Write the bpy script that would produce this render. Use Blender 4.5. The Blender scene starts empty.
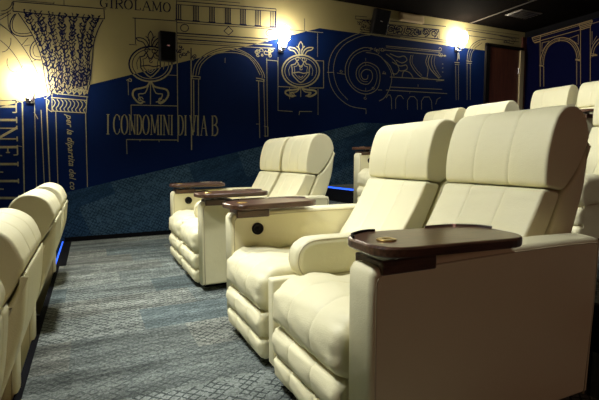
import bpy, bmesh, math, random
from mathutils import Vector, Matrix
S = bpy.context.scene
COL = S.collection
random.seed(7)
ART = {
 'painted_column': "86|-712,2796 259,2844;111|-717,2688 -246,2700 237,2722;96|236,2835 237,2722;89|-712,2796 -717,2688;55|-681,2817 -301,2831;55|-301,2848 -302,2825;65|-195,2886 -198,2828;107|-700,2660 -712,2642 -729,2615 -742,2589 -750,2566 -754,2543 -756,2521 -754,2498 -748,2476 -740,2457 -727,2442 -712,2431 -693,2423 -672,2420 -649,2420 -625,2422 -596,2427 -566,2434 -544,2440;71|-685,2668 -696,2648 -711,2619 -723,2591 -729,2568 -733,2545 -733,2524 -732,2504 -728,2485 -720,2470 -708,2459 -692,2452 -672,2448 -647,2448 -619,2452 -593,2457 -572,2464 -554,2473 -542,2479;62|-766,2685 -768,2659 -770,2621 -771,2585 -772,2555 -771,2526 -766,2498 -756,2470 -742,2443 -732,2425;100|-507,2393 -519,2381 -535,2363 -549,2343 -560,2321 -568,2297 -573,2273 -574,2250 -572,2226 -567,2206 -557,2190 -544,2178 -528,2170 -508,2167 -484,2168 -468,2169;63|-488,2372 -500,2360 -517,2342 -531,2323 -538,2304 -543,2284 -544,2265 -541,2245 -536,2225 -526,2210 -510,2204 -490,2203 -476,2203;72|-850,2532 -827,2513 -793,2486 -759,2455 -729,2422 -699,2385 -668,2342 -637,2293 -607,2239 -578,2182 -551,2124 -527,2064 -507,2006 -492,1946 -481,1888 -474,1847;63|-860,2356 -836,2333 -802,2301 -770,2265 -744,2229 -720,2190 -698,2149 -678,2102 -659,2053 -646,2018;62|-755,2390 -755,2367 -757,2343 -762,2320 -770,2299 -780,2279 -791,2261 -805,2247 -819,2235 -834,2228 -849,2225;71|-722,2789 -724,2773 -728,2758 -736,2742 -745,2728 -757,2715 -770,2703 -784,2693 -800,2685 -816,2679 -833,2676;53|-702,2792 -705,2771 -711,2750 -719,2730 -731,2711 -744,2693 -760,2678 -777,2665 -796,2654 -815,2647 -835,2643;54|-657,2092 -668,2065 -683,2042 -701,2025 -722,2014 -742,2011 -762,2016 -779,2028 -793,2047 -802,2071 -807,2098 -806,2127 -800,2156;54|-650,2322 -586,2407;54|-631,2313 -570,2330;55|-570,2138 -519,2165;62|-845,2620 -766,2674;62|-848,2576 -738,2666;100|-670,2675 -658,2658 -642,2632 -625,2604 -607,2574 -588,2542 -571,2510 -555,2479 -540,2448 -526,2414 -511,2373 -496,2328 -482,2282 -471,2239 -462,2196 -454,2148 -447,2090 -443,2027 -437,1965 -430,1901 -421,1837 -415,1793;114|220,2708 203,2676 180,2631 158,2582 140,2535 122,2485 108,2434 98,2383 91,2330 84,2278 78,2224 72,2170 66,2121 61,2077 55,2037 50,2000 43,1966 36,1934 29,1902 19,1866 9,1830 2,1805;73|-586,2678 -578,2654 -565,2620 -552,2585 -537,2552 -522,2519 -507,2486 -494,2453 -481,2420 -468,2383 -455,2341 -442,2295 -431,2249 -421,2207 -413,2164 -406,2116 -401,2061 -397,2001 -393,1942 -387,1880 -380,1819 -375,1776;120|-587,2662 -606,2683 -609,2720 -596,2724;108|-587,2662 -556,2680 -539,2726 -562,2719;160|-579,2638 -596,2664 -600,2661 -587,2684;166|-579,2638 -559,2666 -535,2683 -555,2690;98|-566,2603 -596,2618 -607,2636 -585,2655;111|-566,2603 -555,2614 -534,2636 -548,2659;122|-553,2568 -575,2576 -594,2593 -571,2620;86|-553,2568 -533,2601 -515,2627 -533,2618;115|-538,2535 -545,2562 -554,2578 -544,2590;109|-538,2535 -516,2561 -490,2600 -513,2590;91|-523,2502 -532,2527 -547,2543 -534,2547;114|-523,2502 -516,2517 -502,2545 -510,2564;176|-508,2469 -519,2501 -527,2504 -516,2514;159|-508,2469 -478,2506 -468,2529 -487,2516;101|-495,2436 -502,2451 -520,2465 -505,2495;83|-495,2436 -483,2460 -465,2465 -477,2497;91|-482,2403 -496,2413 -496,2454 -487,2462;99|-482,2403 -458,2433 -435,2474 -457,2471;181|-469,2366 -492,2396 -501,2410 -483,2426;130|-469,2366 -457,2380 -448,2419 -457,2412;171|-456,2324 -468,2355 -476,2372 -464,2385;103|-456,2324 -433,2359 -415,2386 -434,2388;139|-443,2278 -448,2307 -461,2343 -451,2323;158|-443,2278 -421,2289 -399,2322 -420,2330;175|-431,2232 -452,2258 -458,2260 -443,2278;136|-431,2232 -415,2245 -405,2275 -417,2282;90|-422,2189 -435,2214 -452,2214 -435,2234;96|-422,2189 -391,2207 -378,2261 -399,2238;140|-414,2146 -431,2177 -450,2205 -431,2198;84|-414,2146 -386,2176 -376,2220 -395,2195;138|-407,2099 -433,2110 -441,2130 -423,2145;161|-407,2099 -390,2117 -368,2157 -386,2148;132|-402,2043 -414,2077 -424,2110 -412,2097;136|-402,2043 -379,2077 -364,2100 -382,2095;121|-398,1983 -400,1996 -409,2049 -403,2039;93|-398,1983 -381,2014 -363,2034 -379,2031;170|-394,1924 -401,1935 -408,1970 -399,1982;168|-394,1924 -382,1936 -359,1988 -375,1987;98|-388,1862 -394,1893 -410,1891 -396,1926;84|-388,1862 -375,1884 -361,1893 -373,1915;91|-381,1801 -391,1823 -400,1838 -388,1858;147|-381,1801 -363,1829 -360,1838 -369,1848;200|-537,2552 -537,2496;229|-468,2383 -475,2326;231|-413,2164 -416,2106;228|-397,2001 -404,1942;74|-468,2683 -463,2657 -455,2620 -447,2582 -437,2547 -426,2511 -416,2475 -406,2440 -396,2404 -386,2365 -376,2321 -365,2274 -356,2227 -349,2184 -343,2142 -338,2096 -334,2044 -332,1988 -330,1933 -326,1875 -321,1818 -318,1778;117|-469,2666 -489,2686 -507,2723 -487,2712;99|-469,2666 -451,2701 -427,2733 -447,2717;91|-463,2640 -490,2656 -506,2687 -483,2690;112|-463,2640 -438,2673 -432,2683 -445,2701;162|-456,2603 -473,2610 -472,2632 -463,2650;176|-456,2603 -435,2624 -407,2655 -430,2659;156|-447,2565 -461,2595 -485,2599 -465,2614;142|-447,2565 -421,2595 -410,2596 -427,2625;144|-438,2530 -457,2554 -478,2583 -456,2587;111|-438,2530 -404,2558 -389,2586 -412,2581;143|-427,2494 -450,2522 -453,2536 -439,2544;180|-427,2494 -403,2515 -396,2560 -410,2561;108|-416,2458 -434,2475 -458,2508 -435,2521;106|-416,2458 -396,2471 -392,2495 -402,2523;137|-406,2423 -412,2451 -429,2454 -416,2473;86|-406,2423 -385,2444 -360,2490 -381,2490;172|-397,2387 -415,2416 -420,2408 -406,2446;155|-397,2387 -372,2405 -359,2417 -376,2436;98|-387,2348 -400,2360 -416,2389 -400,2402;109|-387,2348 -363,2382 -344,2414 -365,2397;125|-376,2304 -388,2312 -400,2356 -387,2361;99|-376,2304 -359,2338 -359,2331 -365,2369;155|-366,2257 -381,2282 -402,2298 -382,2312;178|-366,2257 -349,2264 -344,2296 -354,2304;145|-357,2210 -365,2220 -380,2251 -366,2275;87|-357,2210 -337,2228 -316,2243 -335,2266;173|-350,2167 -371,2175 -379,2204 -362,2227;173|-350,2167 -334,2179 -317,2199 -331,2216;119|-343,2125 -357,2140 -373,2168 -357,2169;109|-343,2125 -329,2146 -324,2171 -332,2180;95|-338,2079 -356,2091 -357,2106 -346,2130;147|-338,2079 -310,2103 -295,2153 -316,2129;98|-335,2026 -359,2040 -361,2093 -347,2083;123|-335,2026 -315,2043 -310,2061 -320,2089;171|-333,1970 -356,1993 -361,1994 -345,2021;101|-333,1970 -317,1986 -310,2010 -319,2030;125|-330,1915 -331,1925 -342,1973 -335,1966;136|-330,1915 -307,1944 -299,1960 -313,1979;161|-326,1857 -337,1885 -339,1885 -330,1923;179|-326,1857 -308,1890 -307,1926 -315,1922;130|-322,1800 -331,1822 -348,1865 -334,1861;184|-322,1800 -306,1831 -284,1834 -301,1868;197|-437,2547 -444,2489;230|-386,2365 -385,2308;226|-343,2142 -354,2083;215|-332,1988 -342,1929;74|-347,2687 -345,2659 -343,2619 -340,2579 -335,2541 -329,2503 -323,2465 -316,2426 -309,2388 -302,2346 -295,2300 -287,2252 -281,2205 -276,2162 -271,2120 -268,2076 -267,2026 -266,1975 -265,1924 -264,1870 -262,1817 -261,1779;115|-347,2670 -352,2700 -363,2728 -354,2735;100|-347,2670 -322,2692 -316,2727 -331,2717;88|-346,2642 -352,2651 -369,2677 -356,2686;103|-346,2642 -316,2663 -298,2679 -320,2710;157|-344,2602 -355,2621 -363,2644 -352,2660;107|-344,2602 -313,2640 -297,2670 -319,2667;153|-341,2561 -364,2577 -372,2611 -355,2619;86|-341,2561 -318,2590 -293,2592 -314,2627;87|-336,2524 -342,2539 -357,2548 -344,2579;130|-336,2524 -316,2551 -306,2591 -320,2585;156|-330,2486 -345,2516 -354,2552 -341,2534;132|-330,2486 -318,2515 -298,2534 -313,2535;143|-323,2448 -347,2475 -366,2484 -343,2499;87|-323,2448 -309,2473 -284,2485 -301,2514;100|-317,2409 -332,2429 -336,2463 -325,2461;109|-317,2409 -298,2430 -289,2438 -301,2457;103|-310,2370 -323,2387 -333,2421 -321,2417;98|-310,2370 -299,2381 -278,2416 -293,2417;91|-303,2329 -320,2359 -337,2358 -319,2375;89|-303,2329 -274,2349 -258,2379 -279,2393;153|-296,2283 -304,2310 -322,2329 -307,2343;137|-296,2283 -264,2312 -251,2339 -271,2353;126|-288,2235 -303,2265 -324,2282 -304,2300;104|-288,2235 -268,2247 -246,2265 -265,2286;113|-282,2188 -297,2192 -318,2254 -298,2254;148|-282,2188 -265,2220 -250,2232 -264,2242;97|-276,2144 -291,2158 -302,2210 -288,2202;144|-276,2144 -261,2171 -256,2201 -264,2208;162|-272,2102 -278,2134 -289,2128 -278,2167;138|-272,2102 -256,2129 -240,2159 -255,2155;150|-269,2058 -288,2075 -294,2119 -280,2115;154|-269,2058 -251,2080 -237,2123 -252,2106;116|-267,2009 -277,2032 -297,2062 -281,2070;122|-267,2009 -257,2040 -243,2059 -253,2072;169|-267,1957 -287,1968 -296,1989 -279,2018;173|-267,1957 -263,1966 -245,2029 -254,2027;183|-266,1907 -270,1927 -277,1967 -270,1970;93|-266,1907 -256,1931 -241,1945 -251,1970;128|-264,1852 -288,1886 -294,1922 -279,1898;154|-264,1852 -245,1863 -230,1910 -246,1915;180|-263,1799 -272,1814 -274,1843 -267,1857;106|-263,1799 -244,1826 -236,1868 -248,1860;173|-335,2541 -347,2483;190|-302,2346 -313,2288;219|-271,2120 -269,2062;179|-266,1975 -261,1917;75|-223,2692 -225,2662 -229,2619 -231,2576 -231,2536 -230,2495 -228,2454 -225,2413 -221,2371 -217,2327 -213,2280 -208,2230 -204,2183 -201,2139 -199,2098 -198,2055 -198,2009 -199,1962 -200,1915 -201,1865 -202,1816 -202,1781;176|-224,2675 -239,2697 -262,2698 -241,2738;157|-224,2675 -189,2692 -175,2718 -198,2736;117|-226,2645 -250,2660 -271,2667 -246,2703;102|-226,2645 -208,2665 -205,2686 -214,2708;169|-230,2602 -240,2626 -260,2649 -243,2658;131|-230,2602 -209,2639 -206,2643 -216,2654;156|-232,2558 -257,2587 -269,2607 -249,2618;182|-232,2558 -209,2570 -195,2597 -212,2610;163|-232,2518 -252,2542 -275,2560 -252,2566;103|-232,2518 -202,2539 -184,2582 -207,2575;114|-231,2478 -255,2510 -266,2500 -247,2524;169|-231,2478 -214,2494 -209,2544 -219,2528;156|-229,2437 -250,2469 -260,2501 -243,2493;101|-229,2437 -213,2452 -190,2509 -209,2493;133|-226,2395 -240,2406 -240,2454 -231,2463;118|-226,2395 -209,2415 -197,2436 -210,2444;118|-222,2354 -247,2378 -254,2416 -237,2400;134|-222,2354 -194,2380 -182,2419 -201,2418;170|-218,2310 -240,2318 -243,2348 -229,2357;178|-218,2310 -191,2327 -179,2364 -197,2361;137|-214,2262 -229,2290 -230,2310 -221,2310;112|-214,2262 -193,2282 -171,2326 -191,2318;179|-209,2213 -219,2230 -224,2241 -214,2274;155|-209,2213 -193,2226 -169,2244 -188,2261;174|-205,2165 -218,2180 -229,2205 -215,2228;94|-205,2165 -194,2191 -172,2235 -187,2225;167|-202,2122 -222,2131 -230,2155 -214,2185;146|-202,2122 -188,2131 -168,2196 -184,2183;104|-200,2080 -211,2088 -217,2134 -207,2132;88|-200,2080 -168,2112 -157,2119 -177,2143;102|-199,2037 -205,2060 -217,2082 -206,2103;179|-199,2037 -184,2052 -172,2090 -184,2100;96|-199,1991 -212,2004 -229,2038 -212,2053;135|-199,1991 -177,2004 -166,2022 -181,2050;147|-200,1944 -228,1968 -236,1988 -217,1998;117|-200,1944 -188,1977 -179,1999 -188,2010;115|-201,1898 -218,1928 -228,1946 -213,1951;90|-201,1898 -190,1915 -177,1969 -188,1952;111|-202,1847 -226,1859 -234,1916 -217,1905;128|-202,1847 -177,1882 -166,1919 -183,1901;98|-203,1798 -217,1823 -223,1842 -211,1858;131|-203,1798 -179,1814 -176,1838 -188,1847;222|-231,2536 -237,2477;220|-217,2327 -229,2268;208|-199,2098 -210,2038;222|-199,1962 -202,1903;75|-97,2697 -103,2665 -112,2619 -120,2572 -125,2530 -130,2487 -132,2443 -133,2399 -132,2354 -131,2308 -130,2259 -128,2208 -127,2160 -126,2116 -126,2075 -127,2034 -129,1991 -132,1949 -135,1906 -138,1860 -141,1815 -144,1783;112|-98,2679 -106,2691 -116,2746 -106,2730;185|-98,2679 -64,2719 -52,2737 -74,2739;164|-104,2647 -138,2675 -150,2693 -126,2694;111|-104,2647 -76,2664 -66,2682 -83,2703;119|-113,2601 -132,2609 -152,2659 -131,2667;111|-113,2601 -98,2637 -85,2647 -97,2662;176|-121,2555 -130,2587 -141,2583 -128,2616;175|-121,2555 -110,2570 -97,2604 -107,2615;112|-126,2512 -132,2533 -146,2568 -135,2572;156|-126,2512 -105,2536 -87,2558 -105,2563;138|-130,2470 -142,2485 -156,2495 -141,2528;172|-130,2470 -109,2499 -88,2516 -107,2532;181|-133,2426 -153,2443 -159,2466 -145,2470;126|-133,2426 -116,2446 -101,2477 -116,2483;110|-134,2382 -150,2392 -175,2414 -153,2428;111|-134,2382 -112,2415 -87,2435 -108,2449;92|-133,2337 -157,2357 -165,2387 -148,2382;121|-133,2337 -114,2368 -99,2395 -114,2399;134|-132,2290 -148,2310 -162,2338 -146,2343;141|-132,2290 -117,2314 -110,2324 -119,2357;180|-131,2241 -142,2251 -153,2280 -140,2296;88|-131,2241 -108,2265 -106,2285 -116,2308;153|-129,2190 -138,2217 -148,2223 -136,2255;89|-129,2190 -102,2201 -86,2227 -106,2241;105|-128,2142 -147,2162 -156,2177 -140,2193;99|-128,2142 -123,2156 -106,2177 -114,2210;102|-127,2098 -128,2131 -144,2142 -135,2147;178|-127,2098 -110,2116 -91,2151 -107,2166;90|-127,2057 -134,2074 -155,2082 -139,2110;122|-127,2057 -109,2074 -110,2093 -117,2108;142|-128,2016 -143,2050 -159,2060 -142,2063;173|-128,2016 -114,2042 -90,2067 -107,2074;125|-130,1974 -143,1995 -155,2012 -141,2029;187|-130,1974 -110,2002 -106,2014 -116,2038;112|-132,1931 -144,1956 -151,1960 -140,1983;160|-132,1931 -115,1956 -109,1996 -119,1999;144|-135,1889 -146,1922 -164,1936 -148,1954;102|-135,1889 -128,1910 -112,1955 -123,1941;143|-139,1842 -144,1871 -156,1900 -146,1893;132|-139,1842 -113,1853 -101,1913 -119,1904;131|-142,1797 -146,1822 -161,1824 -149,1865;122|-142,1797 -120,1821 -112,1828 -125,1861;167|-125,2530 -135,2471;219|-131,2308 -134,2249;197|-126,2075 -136,2015;244|-132,1949 -136,1889;76|31,2701 21,2667 6,2618 -7,2569 -18,2524 -28,2479 -35,2432 -39,2385 -42,2337 -44,2288 -46,2237 -47,2185 -48,2136 -50,2093 -52,2052 -55,2013 -59,1973 -63,1935 -68,1897 -74,1855 -80,1814 -84,1784;100|31,2684 17,2712 -4,2709 16,2750;154|31,2684 55,2708 73,2731 54,2747;170|20,2650 5,2664 -9,2703 7,2699;134|20,2650 43,2677 75,2720 49,2718;163|6,2601 -25,2611 -37,2628 -14,2645;119|6,2601 25,2623 34,2663 21,2653;101|-8,2552 -25,2575 -50,2612 -28,2599;160|-8,2552 13,2584 17,2614 6,2613;151|-19,2507 -34,2539 -40,2563 -28,2557;122|-19,2507 11,2545 21,2569 2,2563;182|-28,2461 -60,2467 -74,2493 -50,2512;150|-28,2461 -12,2487 5,2502 -10,2513;139|-36,2415 -56,2427 -74,2476 -54,2463;142|-36,2415 -26,2435 -5,2479 -19,2477;110|-40,2368 -57,2398 -61,2421 -50,2416;170|-40,2368 -32,2386 -13,2407 -25,2434;160|-43,2319 -58,2350 -58,2353 -48,2386;182|-43,2319 -32,2352 -18,2355 -28,2381;185|-45,2270 -63,2290 -79,2312 -60,2325;134|-45,2270 -37,2277 -19,2312 -30,2326;135|-46,2219 -60,2230 -61,2277 -52,2274;138|-46,2219 -41,2252 -23,2260 -33,2285;154|-48,2167 -60,2196 -78,2217 -62,2218;96|-48,2167 -28,2181 -17,2201 -30,2226;108|-49,2119 -57,2133 -67,2168 -57,2171;96|-49,2119 -36,2133 -21,2147 -33,2183;134|-51,2075 -59,2081 -74,2143 -61,2136;179|-51,2075 -26,2099 -10,2104 -29,2129;155|-53,2034 -65,2049 -89,2067 -69,2091;129|-53,2034 -22,2046 -11,2078 -30,2094;96|-56,1995 -62,2012 -80,2027 -66,2048;139|-56,1995 -43,2005 -27,2037 -40,2057;165|-60,1956 -80,1971 -95,2008 -76,2014;149|-60,1956 -45,1969 -38,1982 -47,2014;171|-64,1917 -81,1928 -102,1962 -81,1983;139|-64,1917 -49,1947 -45,1953 -53,1973;98|-69,1879 -87,1887 -93,1924 -80,1926;140|-69,1879 -65,1908 -53,1906 -58,1947;146|-75,1837 -97,1865 -107,1898 -89,1906;111|-75,1837 -63,1859 -44,1888 -58,1892;146|-81,1796 -84,1813 -98,1831 -88,1857;159|-81,1796 -64,1806 -55,1847 -66,1856;185|-18,2524 -21,2465;228|-44,2288 -57,2228;232|-52,2052 -55,1993;236|-63,1935 -69,1875;76|144,2706 130,2670 110,2618 91,2566 76,2519 61,2472 50,2423 42,2373 37,2322 32,2271 28,2219 24,2166 20,2116 16,2073 12,2032 7,1994 2,1958 -4,1924 -11,1890 -19,1851 -27,1813 -33,1786;166|143,2688 113,2698 99,2752 122,2739;148|143,2688 165,2717 190,2757 167,2739;162|129,2652 104,2673 85,2674 108,2697;156|129,2652 160,2683 173,2714 152,2706;176|109,2600 89,2623 68,2662 89,2649;146|109,2600 127,2615 148,2668 130,2668;137|90,2549 77,2583 58,2573 76,2610;99|90,2549 100,2572 111,2578 103,2615;133|75,2501 58,2522 31,2544 54,2548;92|75,2501 94,2533 110,2564 94,2565;176|61,2454 48,2464 31,2516 47,2513;154|61,2454 86,2488 110,2491 87,2519;138|49,2405 20,2430 5,2446 29,2471;171|49,2405 68,2423 86,2450 69,2463;174|41,2355 24,2380 22,2417 32,2403;174|41,2355 65,2368 87,2388 66,2409;144|36,2304 7,2327 1,2361 20,2360;119|36,2304 57,2313 84,2374 61,2358;112|31,2253 16,2285 0,2295 17,2306;145|31,2253 46,2282 54,2319 44,2319;127|27,2201 9,2230 -1,2260 14,2255;142|27,2201 46,2221 51,2259 40,2249;93|23,2148 12,2174 3,2178 15,2199;100|23,2148 38,2169 46,2207 36,2207;89|19,2098 4,2105 -9,2140 7,2154;160|19,2098 38,2116 52,2159 36,2148;141|15,2055 3,2061 -18,2119 -1,2102;189|15,2055 26,2088 49,2092 34,2118;170|11,2014 -11,2031 -29,2056 -7,2071;103|11,2014 33,2039 56,2072 35,2085;128|6,1976 1,2008 -12,2019 -2,2023;129|6,1976 27,2004 52,2046 30,2045;120|1,1940 -15,1970 -31,2007 -14,2008;91|1,1940 10,1975 32,1983 19,2006;135|-5,1906 -32,1920 -38,1974 -21,1955;119|-5,1906 4,1920 21,1961 9,1964;167|-11,1872 -24,1900 -29,1908 -19,1922;91|-11,1872 -1,1882 13,1924 2,1929;122|-19,1833 -38,1863 -51,1881 -33,1898;141|-19,1833 -6,1861 7,1900 -5,1885;136|-28,1795 -37,1828 -48,1852 -37,1856;119|-28,1795 -8,1821 9,1841 -8,1848;186|76,2519 77,2460;159|32,2271 19,2211;190|12,2032 -1,1972;206|-4,1924 -13,1863;105|-384,1795 12,1769;105|-387,1742 -1,1726;96|-384,1584 -19,1574;93|-367,1725 -360,1717 -351,1704 -345,1691 -346,1677 -352,1663 -358,1650 -366,1639 -375,1629 -380,1619 -377,1607 -370,1594 -365,1585;93|-326,1725 -319,1716 -310,1704 -304,1690 -306,1677 -311,1662 -317,1648 -325,1638 -334,1628 -339,1618 -337,1605 -330,1592 -324,1583;94|-285,1724 -278,1715 -268,1703 -263,1689 -264,1676 -269,1661 -276,1647 -284,1637 -293,1627 -298,1617 -295,1604 -288,1591 -283,1582;94|-243,1723 -236,1714 -227,1702 -221,1688 -223,1675 -228,1660 -234,1646 -242,1635 -252,1626 -257,1616 -254,1603 -247,1590 -242,1581;94|-202,1722 -195,1713 -185,1701 -180,1687 -181,1674 -186,1659 -192,1645 -201,1634 -210,1625 -215,1614 -212,1602 -205,1589 -200,1579;95|-160,1721 -153,1712 -143,1700 -138,1686 -139,1672 -144,1658 -150,1644 -159,1633 -168,1623 -173,1613 -171,1601 -163,1587 -158,1578;95|-118,1720 -111,1712 -101,1699 -95,1686 -97,1671 -102,1657 -108,1643 -117,1632 -126,1622 -131,1612 -128,1599 -121,1586 -116,1577;95|-75,1719 -68,1711 -58,1698 -53,1685 -54,1670 -59,1656 -66,1642 -74,1631 -84,1621 -89,1611 -86,1598 -79,1585 -73,1575;96|-32,1719 -25,1710 -15,1697 -10,1684 -11,1669 -16,1654 -23,1641 -31,1630 -41,1620 -46,1610 -43,1597 -36,1583 -30,1574;74|-439,1733 -373,1795;83|-459,1732 -444,1726 -422,1716 -409,1700 -415,1674 -429,1643 -434,1617 -421,1597 -400,1582 -385,1572;74|-373,1795 -385,1572;77|1,1768 -19,1574;129|-681,1686 -720,557;74|-558,1704 -590,683;75|-497,1591 -508,681;122|-435,1710 -450,679;85|-345,1574 -365,688;87|-23,1574 -43,666;72|-899,1681 -743,1685 -685,1669;72|-743,1683 -735,1649;55|-752,1167 -712,1161;83|-570,1565 -534,1485",
 'painted_lettering_condomini': "163|218,1323 228,1565;82|201,1323 236,1323;81|211,1565 246,1566;164|308,1539 303,1526 299,1512 296,1497 293,1480 291,1463 290,1445 290,1428 290,1411 292,1394 294,1379 297,1365 300,1352;82|360,1525 357,1536 354,1546 350,1554 346,1560 341,1565 336,1567 331,1567 326,1566 321,1562 317,1556 312,1548 308,1539;82|300,1352 304,1343 308,1335 312,1329 317,1326 322,1324 327,1324 332,1327 337,1331 341,1338 346,1346 350,1356 354,1368;82|360,1500 362,1556;82|356,1392 354,1344;165|401,1553 395,1540 390,1525 386,1508 382,1488 380,1468 378,1447 378,1425 379,1405 381,1385 384,1368 388,1353 393,1341;166|430,1341 436,1353 441,1368 446,1386 449,1405 452,1426 453,1448 453,1469 452,1490 450,1509 447,1526 443,1541 438,1554;82|438,1554 436,1558 433,1562 430,1566 427,1568 424,1569 420,1570 417,1569 414,1568 411,1565 407,1562 404,1558 401,1553;83|393,1341 395,1336 398,1332 401,1328 404,1326 408,1325 411,1324 414,1325 417,1326 421,1328 424,1332 427,1336 430,1341;83|476,1324 485,1571;167|483,1571 536,1325;83|536,1325 545,1572;83|462,1324 489,1325;83|531,1572 558,1573;83|471,1571 491,1571;167|567,1325 576,1573;84|565,1573 596,1574;84|556,1325 587,1325;168|595,1333 602,1344 608,1359 613,1378 617,1400 620,1425 621,1450 621,1475 620,1499 618,1521 614,1540 609,1555 604,1566;84|604,1566 600,1570 597,1573 593,1573;84|584,1325 588,1326 591,1328 595,1333;168|661,1558 655,1546 650,1530 646,1512 642,1493 640,1472 638,1450 638,1428 639,1407 641,1388 644,1370 648,1355 653,1342;169|691,1342 697,1355 702,1370 706,1388 710,1408 712,1429 713,1451 714,1473 713,1494 711,1514 707,1531 703,1547 698,1559;84|698,1559 696,1564 693,1568 690,1571 687,1574 684,1575 680,1575 677,1575 674,1573 670,1571 667,1568 664,1563 661,1558;84|653,1342 656,1337 659,1333 662,1330 665,1327 668,1326 671,1325 675,1326 678,1327 681,1330 685,1333 688,1337 691,1342;85|738,1326 751,1577;170|751,1577 782,1346;85|782,1346 828,1579;171|828,1579 824,1326;85|725,1326 751,1326;85|809,1326 839,1326;85|735,1577 758,1577;85|821,1579 844,1579;171|860,1326 869,1580;86|845,1326 876,1326;85|853,1579 884,1580;85|899,1326 907,1581;172|905,1581 961,1327;86|961,1327 969,1582;86|885,1326 913,1326;86|955,1582 983,1582;86|893,1580 913,1581;172|998,1327 1006,1583;86|983,1327 1012,1327;86|991,1583 1020,1583;173|1086,1327 1094,1585;87|1081,1585 1119,1585;87|1074,1327 1111,1327;174|1121,1335 1128,1347 1135,1363 1141,1383 1146,1406 1149,1431 1151,1457 1150,1483 1149,1508 1145,1531 1141,1551 1135,1567 1128,1578;87|1128,1578 1123,1582 1119,1585 1114,1585;87|1107,1327 1111,1328 1116,1331 1121,1335;174|1178,1328 1185,1587;88|1163,1327 1193,1328;87|1171,1587 1200,1587;176|1250,1588 1277,1328;88|1277,1328 1320,1590;88|1236,1588 1264,1589;88|1307,1590 1332,1590;176|1343,1328 1350,1591;89|1327,1328 1360,1328;88|1334,1590 1367,1591;89|1389,1328 1433,1593;179|1433,1593 1464,1329;89|1406,1424 1452,1424;89|1376,1328 1402,1329;89|1449,1329 1479,1329;179|1546,1329 1552,1595;90|1537,1595 1581,1596;90|1531,1329 1575,1329;90|1549,1470 1578,1471;180|1574,1471 1583,1473 1592,1479 1600,1490 1607,1503 1611,1518 1612,1534 1611,1550 1608,1565 1602,1578 1595,1588 1586,1594 1576,1596;180|1573,1329 1585,1332 1596,1339 1606,1350 1613,1365 1618,1382 1620,1401 1619,1419 1615,1436 1608,1451 1599,1462 1588,1469 1576,1471",
 'painted_lettering_girolamo': "152|216,2955 212,2949 208,2942 205,2935 203,2927 201,2920 200,2912 200,2904 201,2896 203,2889 206,2882 209,2876 213,2870;76|273,2952 270,2957 266,2961 261,2964 257,2967 252,2969 247,2969 241,2969 236,2968 231,2966 226,2963 221,2959 216,2955;77|213,2870 217,2866 221,2863 226,2861 231,2859 237,2859 242,2859 247,2861 252,2863 257,2866 262,2870 266,2875 270,2881;77|273,2941 274,2966;153|269,2870 270,2907;77|251,2906 284,2908;154|323,2864 327,2975;77|304,2863 341,2865;77|308,2974 346,2976;155|379,2867 383,2979;77|368,2978 413,2981;77|362,2866 396,2868;77|381,2923 411,2925;155|406,2925 416,2927 426,2930 435,2935 441,2941 446,2948 447,2956 446,2963 442,2969 436,2975 428,2978 419,2981 408,2981;156|411,2925 454,2872;156|500,2980 493,2974 488,2966 483,2958 479,2949 477,2939 476,2929 476,2920 478,2910 481,2902 485,2894 490,2887 496,2882;157|540,2885 547,2891 552,2898 557,2906 561,2916 563,2925 564,2935 564,2945 562,2954 559,2963 555,2971 550,2977 544,2983;78|544,2983 540,2985 537,2986 533,2987 530,2988 526,2989 522,2989 518,2988 514,2987 510,2986 507,2984 503,2982 500,2980;78|496,2882 499,2880 503,2878 506,2877 510,2876 514,2876 518,2876 521,2876 525,2877 529,2878 533,2880 536,2882 540,2885;157|604,2881 608,2995;79|592,2993 624,2996;79|591,2880 658,2884;79|658,2884 662,2913;79|691,2886 738,3004;159|738,3004 777,2892;80|708,2929 762,2932;79|676,2885 706,2887;80|759,2891 794,2893;80|812,2894 821,3009;160|821,3009 860,2906;80|860,2906 905,3015;161|905,3015 907,2899;80|798,2893 827,2895;81|890,2898 923,2900;80|804,3008 829,3010;80|898,3015 923,3016;161|967,3012 961,3005 955,2998 951,2989 948,2980 946,2970 945,2960 945,2950 946,2940 949,2931 953,2923 958,2916 964,2911;162|1005,2913 1011,2919 1017,2927 1021,2936 1025,2945 1027,2955 1028,2965 1027,2975 1026,2985 1023,2994 1019,3002 1014,3009 1008,3014;81|1008,3014 1005,3017 1002,3018 999,3020 995,3020 992,3021 988,3021 984,3020 981,3019 977,3018 974,3016 970,3014 967,3012;81|964,2911 967,2909 970,2907 973,2906 977,2905 981,2904 984,2904 988,2905 991,2905 995,2907 999,2909 1002,2911 1005,2913",
 'painted_lettering_vertical': "266|-939,1612 -745,1620;133|-743,1689 -747,1552;131|-938,1644 -940,1580;132|-743,1689 -782,1687;133|-747,1552 -786,1551;267|-944,1460 -749,1466;131|-943,1495 -945,1424;133|-748,1502 -750,1430;134|-947,1367 -752,1371;263|-752,1377 -951,1246;134|-951,1246 -756,1249;131|-946,1394 -948,1340;134|-755,1276 -756,1221;134|-751,1401 -752,1359;268|-954,1152 -758,1154;132|-953,1175 -957,1059;134|-758,1177 -761,1065;133|-853,1153 -855,1092;132|-957,1059 -914,1055;134|-761,1065 -801,1062;133|-874,1092 -835,1092;269|-960,959 -764,957;134|-763,984 -765,931;132|-959,982 -963,870;133|-963,870 -914,865;270|-966,764 -770,759;135|-769,786 -770,732;133|-965,787 -969,674;133|-969,674 -920,668;270|-972,568 -775,559;133|-971,604 -973,531;135|-774,597 -777,522",
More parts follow.
